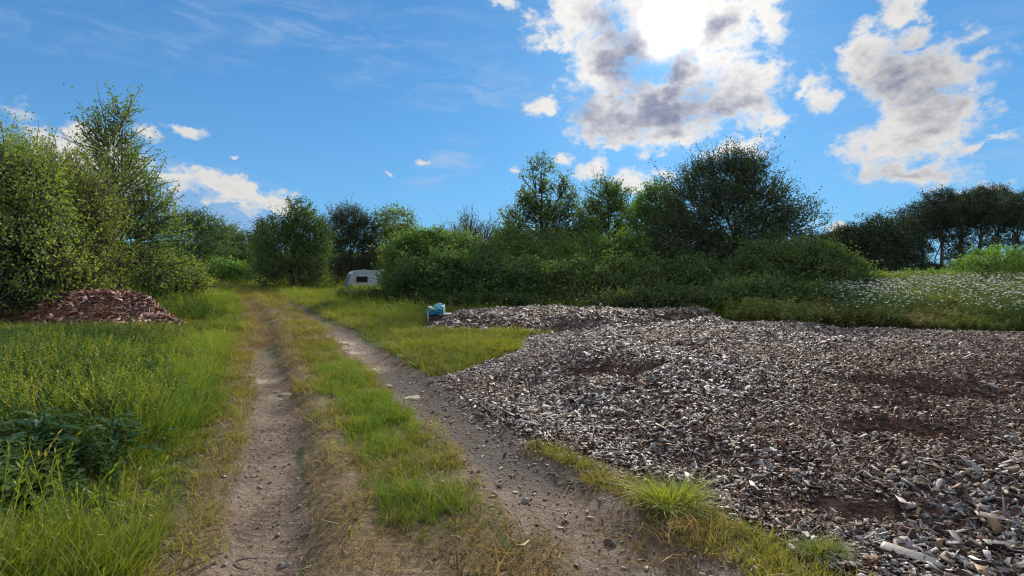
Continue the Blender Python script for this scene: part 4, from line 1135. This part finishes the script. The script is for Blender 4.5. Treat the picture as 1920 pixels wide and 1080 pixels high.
def build_meadow():
    PETAL = plain_mat('petal_white', (.8, .8, .76), .6, .05)
    WEED = inst_leaf_mat('weed_instance', .38, (1.15, 1.2, .55), (1.15, 1.12, .9))
    weeds = [source('w', weed_mesh(s, WEED)) for s in range(5)]
    daisy = [source('f', flower_mesh((WEED, PETAL)))]
    tilt = lambda n, a=.15: np.stack([rng.normal(0, a, n), rng.normal(0, a, n), rng.uniform(0, 6.283, n)], -1)
    # meadow plants behind and right of the heap
    n = 30000
    d = np.exp(rng.uniform(math.log(9.5), math.log(62), n)); px = rng.uniform(1380, 2250, n); x = (px - 960) / 1000 * d; y = d
    k = ~on_piles(x, y) & (x > 3.5); x, y = x[k], y[k]; n = len(x)
    nz = fbm(x * .25, y * .25, 3, 90)
    s = rng.uniform(.6, 1.3, n) * (.5 + .9 * nz) * (1 + y / 60) * (.45 + .55 * sstep(10, 16, y))
    tone = np.clip(fbm(x * .4, y * .4, 3, 93) * 1.6 - .3 + rng.normal(0, .15, n), 0, 1)
    col = mixcol((.07, .12, .03), (.20, .235, .075), tone)
    rd = (fbm(x * .5, y * .5, 3, 95) > .56) & (rng.random(n) < .5); col[rd] = np.array([.20, .16, .08])
    tag(scatter('meadow_plants', np.stack([x, y, land(x, y)], -1), tilt(n), np.stack([s * (1 + y / 40), s * (1 + y / 40), s], -1), col, weeds), 'tall green meadow plants between the chip heap and the pine wood', 'meadow', kind='stuff')
    # flowers: drifts in the meadow, some along the hedge foot
    n = 17000
    d = np.exp(rng.uniform(math.log(11), math.log(48), n)); px = rng.uniform(1560, 2150, n); x = (px - 960) / 1000 * d; y = d
    k = ~on_piles(x, y) & (rng.random(n) < sstep(.50, .60, fbm(x * .4, y * .4, 3, 97)) * .95 + .05); x, y = x[k], y[k]
    n2 = 330
    d2 = rng.uniform(17, 27, n2); p2 = rng.uniform(640, 1200, n2); x2 = (p2 - 960) / 1000 * d2
    k2 = (rng.random(n2) < .5) & ~on_piles(x2, d2) & (x2 - xr(d2) > 1.0); x = np.concatenate([x, x2[k2]]); y = np.concatenate([y, d2[k2]]); n = len(x)
    s = rng.uniform(1.0, 1.9, n) * np.where(x > 8, 1 + y / 120, .6)
    tag(scatter('ox_eye_daisies', np.stack([x, y, land(x, y)], -1), tilt(n, .2), np.stack([.9 + 0 * s, .9 + 0 * s, s], -1), np.tile((.07, .12, .03), (n, 1)), daisy), 'drifts of small white daisies flowering in the meadow and along the hedge foot', 'flowers', kind='stuff')
    # nettles and docks in the left verge
    n = 26000
    d = np.exp(rng.uniform(math.log(2.6), math.log(22), n)); px = rng.uniform(-320, 420, n); x = (px - 960) / 1000 * d; y = d
    p = np.clip(gauss2(x, y, -8.6, 9.0, 1.7, 1.9) + .8 * gauss2(x, y, -5.3, 5.7, 1.0, .9) + .7 * gauss2(x, y, -12, 14.5, 3.5, 3) * (y > 14.2) + .6 * gauss2(x, y, -3.3, 4.6, .8, .6) + .45 * sstep(.52, .66, fbm(x * .8, y * .8, 3, 99)), 0, 1) * sstep(1.0, 1.9, xl(y) - x)
    k = (rng.random(n) < p * .5) & ~on_piles(x, y); x, y = x[k], y[k]; n = len(x)
    s = rng.uniform(.5, 1.15, n) * (.75 + .2 * sstep(6, 12, y)) * (1 - .62 * np.clip(gauss2(x, y, -8.6, 10.2, 3.2, 2.2), 0, 1))
    tone = np.clip(fbm(x * .7, y * .7, 3, 101) * 1.5 - .25 + rng.normal(0, .12, n), 0, 1)
    col = mixcol((.026, .062, .024), (.075, .125, .032), tone)
    tag(scatter('nettles', np.stack([x, y, land(x, y)], -1), tilt(n), s, col, weeds), 'dark green nettles and weeds in the left verge', 'weeds', kind='stuff')
    # hedge foot
    n = 5000
    d = rng.uniform(17.5, 29, n); px = rng.uniform(640, 1330, n); x = (px - 960) / 1000 * d; y = d
    edge = np.interp(px, [640, 720, 800, 1000, 1330], [25, 22.8, 20.2, 18.6, 17.6])
    k = (y > edge) & (y < edge + 3.5); x, y = x[k], y[k]
    xc = rng.uniform(-15, -9, 420); yc = rng.uniform(37.0, 41, 420); x = np.concatenate([x, xc]); y = np.concatenate([y, yc]); n = len(x)
    s = rng.uniform(.7, 1.4, n); tone = rng.random(n)
    tag(scatter('hedge_foot_plants', np.stack([x, y, land(x, y)], -1), tilt(n), np.stack([s * 1.4, s * 1.4, s], -1), mixcol((.03, .065, .02), (.085, .125, .035), tone), weeds), 'leafy plants and nettles along the foot of the hedge', 'weeds', kind='stuff')
    # gravel and litter on the ruts
    PEB = chip_material('pebble', 'INSTANCER')
    psrc = []
    for s in range(4):
        g = np.random.default_rng(300 + s)
        a = [(0, 0, 1), (0, 0, -1)] + [(math.cos(i * 1.047), math.sin(i * 1.047), 0) for i in range(6)]
        V = np.array(a) * np.array([1, .75, .55]) * g.uniform(.75, 1.2, (8, 1))
        F = [(0, 2 + i, 2 + (i + 1) % 6) for i in range(6)] + [(1, 2 + (i + 1) % 6, 2 + i) for i in range(6)]
        psrc.append(source('p', mesh_np('pebble', V, [np.array(F)], PEB)))
    x, y = candidates(60000, 1.8, 26, -100, 1500, 900)
    bare, _, pale = zones(x, y)
    k = (rng.random(len(x)) < bare * .38) & ~on_piles(x, y); x, y, pale = x[k], y[k], pale[k]; n = len(x)
    s = np.clip(rng.lognormal(math.log(.0055), .55, n), .002, .022) * (1 + y / 20)
    col = mixcol((.15, .11, .08), (.36, .30, .23), np.clip(rng.random(n) ** 1.6 + pale * .3, 0, 1))
    tag(scatter('gravel', np.stack([x, y, land(x, y) + s * .25], -1), rng.uniform(0, 6.28, (n, 3)), s, col, psrc), 'small stones strewn along the bare wheel ruts', 'gravel', kind='stuff')
    x, y = candidates(26000, 1.8, 14, 300, 1600, 260)
    sdp = poly_sd(x, y, PILE); l, r = xl(y), xr(y)
    k = (sdp < .05) & (rng.random(len(x)) < np.exp(np.minimum(sdp, 0) / .55) * .9 + .02 * ((x > l - .6))) ; x, y = x[k], y[k]; n = len(x)
    s = rng.uniform(.018, .05, n)
    tag(scatter('scattered_chips', np.stack([x, y, land(x, y) + .006], -1), np.stack([rng.normal(0, .2, n), rng.normal(0, .2, n), rng.uniform(0, 6.28, n)], -1), s, chip_tints(x, y, np.full(n, .55), n), CHIP_SRC), 'stray wood chips scattered on the soil beside the heap', 'wood chips', kind='stuff')


build_meadow()


# ------------------------------------------------------------------ caravan
def box_mesh(name, sx, sy, sz, mat, bev=.0):
    """box centred on x,y with its foot at z=0; bevelled vertical and top edges"""
    import bmesh
    bm = bmesh.new(); bmesh.ops.create_cube(bm, size=1)
    for v in bm.verts: v.co = Vector((v.co.x * sx, v.co.y * sy, (v.co.z + .5) * sz))
    if bev: bmesh.ops.bevel(bm, geom=bm.edges[:], offset=bev, segments=2, affect='EDGES')
    me = bpy.data.meshes.new(name); bm.to_mesh(me); bm.free(); me.materials.append(mat); return me


def build_caravan():
    WHITE = plain_mat('caravan_paint', (.47, .49, .51), .5, .18, 1.2)
    ROOF = plain_mat('caravan_roof', (.36, .42, .42), .6, .2, 1.5)
    END_SHADE = plain_mat('caravan_end_shade', (.11, .115, .14), .5, .15, 1.0)  # white caravan's ends coloured dark: shade painted into the material
    RUB = plain_mat('rubber', (.03, .03, .03), .8, .2); TRIM = plain_mat('grey_trim', (.16, .165, .17), .5, .1)
    m, nt, out = new_mat('window_glass'); b = nt.nodes.new('ShaderNodeBsdfPrincipled'); nt.links.new(b.outputs[0], out.inputs[0])
    b.inputs['Base Color'].default_value = (.012, .013, .016, 1); b.inputs['Roughness'].default_value = .12; GLASS = m
    loc = at(702, 44)
    root = tag(empty('touring_caravan', (loc[0], loc[1] + 1.0, loc[2]), R(25)), 'old white touring caravan half hidden in the hollow behind the hedge', 'caravan')
    Lc, Wc = 5.2, 2.1
    # side profile (x,z): sloping front and rear, shallow roof camber
    prof = [(-2.45, .45), (-2.62, .95), (-2.58, 1.35), (-2.28, 2.12), (-2.02, 2.36), (-1.2, 2.46), (1.2, 2.46), (2.0, 2.36), (2.3, 2.1), (2.58, 1.35), (2.62, .95), (2.45, .45)]
    n = len(prof)
    V = np.array([(x, y, z) for y in (-Wc / 2, Wc / 2) for x, z in prof])
    me = mesh_np('body', V, [np.array([list(range(n))[::-1]]), np.array([list(range(n, 2 * n))])], WHITE)
    obj('side_wall', me, root)
    def skin(name, i0, i1, mat, grow=0):
        vv = []; q = []
        for k in range(i0, i1 + 1):
            x, z = prof[k]
            vv += [(x, -Wc / 2 - grow, z + grow), (x, Wc / 2 + grow, z + grow)]
        for k in range(i1 - i0): q.append((2 * k, 2 * k + 1, 2 * k + 3, 2 * k + 2))
        return obj(name, mesh_np(name, np.array(vv), [np.array(q)], mat), root)
    skin('rear_end', 0, 3, END_SHADE); skin('roof', 3, 8, ROOF, .012); skin('front_end', 8, 11, END_SHADE)
    def on_side(name, x, z, w, h, mat, parent, proud, t=.03, bev=.008):
        o = obj(name, box_mesh(name, w, t, h, mat, bev), parent)
        o.location = (x, -Wc / 2 - proud, z); return o
    for x, w in ((-1.45, .95), (.6, .9)):
        f = on_side('window', x, 1.45, w, .52, TRIM, root, .008)
        p = on_side('pane', 0, .05, w - .1, .42, GLASS, f, 0); p.location = (0, -.012, .05)
    on_side('upper_panel', 0, 2.10, 4.15, .27, ROOF, root, .004, .02, .004)
    for z in (1.12, .72): on_side('trim_rail', 0, z, 4.9, .035, TRIM, root, .006, .02, .004)
    d = on_side('door', 1.75, .5, .62, 1.65, WHITE, root, .006, .03, .01); h = obj('door_handle', box_mesh('door_handle', .10, .03, .03, TRIM, .005), d); h.location = (.22, -.03, .75)
    o = obj('rear_window', box_mesh('rear_window', .03, 1.4, .55, GLASS, .006), root); o.location = (-2.46, 0, 1.5); o.rotation_euler = (0, R(21), 0)
    o = obj('roof_vent', box_mesh('roof_vent', .55, .5, .14, WHITE, .04), root); o.location = (.55, -.2, 2.47)
    o = obj('roof_vent', box_mesh('roof_vent', .3, .3, .10, TRIM, .03), root); o.location = (-1.0, .2, 2.455)
    for y in (-.95, .95):
        mb = MB(); mb.tube([(0, -.09, 0), (0, -.085, 0), (0, .085, 0), (0, .09, 0)], [.2, .31, .31, .2], 20)
        w = obj('wheel', mb.mesh('wheel', RUB), root); w.location = (.1, y, .31)
    mb = MB(); mb.tube([(2.4, -.5, .45), (3.5, 0, .45)], [.04, .04]); mb.tube([(2.4, .5, .45), (3.5, 0, .45)], [.04, .04]); obj('tow_bar', mb.mesh('tow_bar', TRIM), root)
    o = obj('bumper', box_mesh('bumper', .12, 1.9, .14, TRIM, .02), root); o.location = (-2.56, 0, .5)


build_caravan()


# ------------------------------------------------------------------ blue sack, block, stake
def lump_mesh(name, rx, ry, rz, mat, seed, amp=.22, sub=3, crease=5.0, crumple=0.0):
    import bmesh
    bm = bmesh.new(); bmesh.ops.create_icosphere(bm, subdivisions=sub, radius=1)
    g = np.random.default_rng(seed); ph = g.uniform(0, 6.28, 8)
    for v in bm.verts:
        p = v.co.copy()
        n = math.sin(p.x * crease + ph[0]) * math.sin(p.y * crease * .8 + ph[1]) + .6 * math.sin(p.z * crease * 1.6 + p.x * 3 + ph[2]) * math.sin(p.y * crease * 1.9 + ph[3]) + .3 * abs(math.sin(p.x * 9 + p.z * 7 + ph[4]))
        k = 1 + amp * n
        k += crumple * g.normal()
        v.co = Vector((p.x * rx * k, p.y * ry * k, max(p.z * rz * k, -rz * .75)))
    me = bpy.data.meshes.new(name); bm.to_mesh(me); bm.free(); me.materials.append(mat); return me


def build_sack():
    BLUE = plain_mat('blue_plastic', (.012, .15, .24), .4, .3, 6, .5, 14, .5)
    CYAN = plain_mat('pale_blue_plastic', (.12, .42, .50), .4, .15, 6, .4, 14, .5)
    PALE = plain_mat('white_plastic', (.62, .70, .62), .5, .1)
    WOOD = plain_mat('dark_wet_wood', (.055, .038, .028), .85, .4, 9, .6, 30)
    GREY = plain_mat('weathered_stake', (.36, .34, .31), .8, .3, 10)
    bx, by, bz = at(820, 14.9)
    TIMB = obj('timber_block', box_mesh('timber_block', .62, .35, .24, WOOD, .02)); TIMB.location = (-2.05, 14.75, bz - .01); TIMB.rotation_euler = (0, R(1), R(-6))
    tag(TIMB, 'dark brown timber block under the blue sack', 'timber')
    top = bz + .23
    root = tag(empty('plastic_sack', (-2.10, 14.75, top), R(10)), 'crumpled blue plastic sack dumped on the timber block', 'sack')
    o = obj('sack_body', lump_mesh('sack_body', .20, .16, .10, BLUE, 3, .30, 3, 5.5, .07), root); o.location = (-.04, 0, .085)
    o = obj('sack_top', lump_mesh('sack_top', .125, .11, .11, CYAN, 8, .25, 3, 5.0, .06), root); o.location = (.07, -.03, .21); o.rotation_euler = (0, R(-20), 0)
    o = obj('white_flap', lump_mesh('white_flap', .05, .13, .13, PALE, 9, .2), root); o.location = (.20, .02, .16)
    o = obj('white_flap', lump_mesh('white_flap', .15, .09, .03, PALE, 10, .2), root); o.location = (.28, -.04, .035)
    o = obj('pale_corner', lump_mesh('pale_corner', .10, .05, .03, PALE, 12, .25), root); o.location = (-.13, -.12, .21); o.rotation_euler = (0, R(25), 0)
    st = obj('wooden_stake', box_mesh('wooden_stake', .045, .04, .38, GREY, .006)); st.location = (-2.28, 14.5, at(806, 14.5)[2] - .03); st.rotation_euler = (R(3), R(-3), .3)
    tag(st, 'short grey stake standing beside the dark timber block', 'stake')


build_sack()


# ------------------------------------------------------------------ stones, sticks, tussock, thistle
def build_small():
    ST = plain_mat('chalky_stone', (.33, .29, .225), .95, .25, 20, .5, 60)
    CL = plain_mat('dark_clod', (.085, .065, .052), .95, .35, 20, .7, 50)
    SL = plain_mat('flint_stone', (.22, .19, .17), .8, .3, 20, .5, 60)
    def gz(x, y): return float(land(np.array([x]), np.array([y]))[0])
    stones = [  # px, py, rx, ry, rz, mat, label
        (535, 735, .10, .07, .022, ST, 'flat pale stone in the left rut'),
        (690, 692, .13, .09, .022, ST, 'flat chalky slab at the left side of the right rut'),
        (722, 722, .10, .07, .02, ST, 'middle one of three chalky slabs beside the green centre strip'),
        (772, 742, .11, .08, .02, ST, 'chalky slab nearest the camera by the green centre strip'),
        (640, 642, .18, .12, .03, ST, 'pale slab farther up the right rut'),
        (462, 708, .09, .07, .025, ST, 'small pale stone at the left edge of the left rut'),
        (985, 932, .028, .024, .024, SL, 'brown flint lying in the right rut'),
        (1146, 1012, .04, .03, .022, CL, 'dark clod in the right rut at the bottom of the picture'),
        (1131, 906, .022, .018, .014, ST, 'small white stone on the grass right of the right rut'),
        (1215, 1040, .028, .02, .014, CL, 'small dark clod near the bottom edge of the right rut'),
        (930, 905, .016, .014, .010, SL, 'tiny stone left of the brown flint'),
        (480, 905, .02, .016, .012, SL, 'small grey stone in the left rut'),
        (525, 1050, .03, .022, .014, SL, 'flat stone in the left rut at the bottom of the picture'),
    ]
    for i, (px, py, rx, ry, rz, mt, lb) in enumerate(stones):
        d = 1500 / (py - 505); x = (px - 960) / 1000 * d
        o = obj('clod' if mt is CL else 'stone', lump_mesh('stone', rx, ry, rz, mt, 400 + i, .30, 2, 4.0)); o.location = (x, d, gz(x, d) + rz * .15); o.rotation_euler = (0, 0, i * 1.3)
        tag(o, lb, 'clod' if mt is CL else 'stone', 'stones on the track')
    TW = plain_mat('twig_wood', (.20, .15, .11), .85, .3, 20)
    for i, (x, y, L_, a, lb) in enumerate(((.92, 2.95, .26, 2.0, 'thin twig on the soil beside the round tussock'), (.55, 3.05, .14, .4, 'short twig lying in the right rut'), (-1.45, 2.75, .12, .3, 'short pale twig in the left rut'), (.32, 3.9, .20, -.9, 'twig at the edge of the chip heap near the right rut'))):
        mb = MB(); g = np.random.default_rng(500 + i)
        P = [np.array([t * L_, g.normal(0, .012), .012 + .01 * math.sin(t * 3)]) for t in np.linspace(0, 1, 5)]
        mb.tube(P, np.linspace(.006, .003, 5), 5)
        o = obj('twig', mb.mesh('twig', TW)); o.location = (x, y, gz(x, y)); o.rotation_euler = (0, 0, a); tag(o, lb, 'twig', 'twigs on the track')
    # tussocks
    for i, (x, y, sc, lb, c0, c1) in enumerate(((1.00, 3.30, 1.0, 'round bright green grass tussock at the edge of the chip heap', (.085, .15, .02), (.26, .29, .04)),
                                                (1.62, 2.72, .55, 'small grass tussock at the bottom beside the chip heap', (.06, .09, .02), (.17, .19, .04)))):
        g = np.random.default_rng(600 + i); n = 1300
        a = g.random(n) * 6.283; rr = .15 * np.sqrt(g.random(n)) * sc
        base = np.stack([rr * np.cos(a), rr * np.sin(a), np.zeros(n)], -1); hd = a + g.normal(0, .9, n); hh = .20 * sc * g.uniform(.35, 1.1, n) * (1 + .35 * np.sin(a * 2 + 1.3) + .2 * np.sin(a * 5)); ln = hh * (.25 + 1.0 * rr / (.15 * sc)) * g.uniform(.5, 1.2, n)
        dv = np.stack([np.cos(hd), np.sin(hd), 0 * hd], -1); fa = g.random(n) * 6.283; sd_ = np.stack([np.cos(fa), np.sin(fa), 0 * fa], -1)
        V = []
        for k in range(4):
            t = k / 3; c = base + dv * (ln * t ** 1.7)[:, None]; c[:, 2] += hh * (t - .45 * t ** 2.5 * (rr / (.15 * sc)))
            w = .0025 * (1 - t ** 1.7) + .0003; V += [c - sd_ * w, c + sd_ * w]
        V = np.stack(V, 1); off = (np.arange(n) * 8)[:, None]
        Q = np.concatenate([off + np.array([[2 * k, 2 * k + 1, 2 * k + 3, 2 * k + 2]]) for k in range(3)])
        mt = leaf_mat('tussock_grass', c0, c1, .42, (1.2, 1.2, .5), .05)
        o = obj('grass_tussock', mesh_np('grass_tussock', V.reshape(-1, 3), [Q], mt, {'tint': ('FACE', 'FLOAT', np.tile(np.clip(g.normal(.5, .25, n), 0, 1), 3))}))
        o.location = (x, y, gz(x, y) - .005); tag(o, lb, 'grass', 'grass tussocks')
    # dark thistle at the left edge: a rosette of long toothed leaves
    TH = leaf_mat('thistle_leaf', (.024, .065, .030), (.06, .12, .055), .3, (1.0, 1.1, .7), .02)
    def toothed(seed):
        g = np.random.default_rng(seed); V = []; n = 9
        for k in range(n):
            t = k / (n - 1); w = .055 * math.sin(math.pi * (t * .92 + .06)) * (1.0 if k % 2 else .55); z = .26 * t - .30 * t * t
            V += [(t * .42, -w, z + .02), (t * .42, 0, z), (t * .42, w, z + .02)]
        Q = []
        for k in range(n - 1):
            a = 3 * k; Q += [(a, a + 1, a + 4, a + 3), (a + 1, a + 2, a + 5, a + 4)]
        return mesh_np('leaf', np.array(V), [np.array(Q)], TH, {'tint': ('FACE', 'FLOAT', g.uniform(.2, .9, len(Q)))})
    lm = [toothed(s) for s in range(4)]
    for (x, y, lb, s0, cnt) in ((-3.36, 3.75, 'dark blue green thistle with long toothed leaves at the left edge', .95, 34), (-3.0, 3.98, 'smaller dark thistle right behind the large one', .8, 22)):
        root = tag(empty('thistle_plant', (x, y, gz(x, y))), lb, 'plant', 'thistles in the left verge')
        g = random.Random(int(s0 * 100))
        mb = MB(); mb.tube([(0, 0, -.02), (.01, 0, .2), (.03, .02, .46 * s0)], [.012, .010, .004], 6); obj('stalk', mb.mesh('stalk', TH), root)
        for k in range(cnt):
            o = obj('leaf', lm[k % 4], root); z = .02 + .40 * s0 * (k / cnt)
            o.location = (0, 0, z); o.rotation_euler = (g.uniform(-.3, .3), g.uniform(-.55, .1), k * 2.4 + g.uniform(-.3, .3)); sc = s0 * (1.0 - .55 * k / cnt) * g.uniform(.8, 1.15); o.scale = (sc, sc, sc)


build_small()
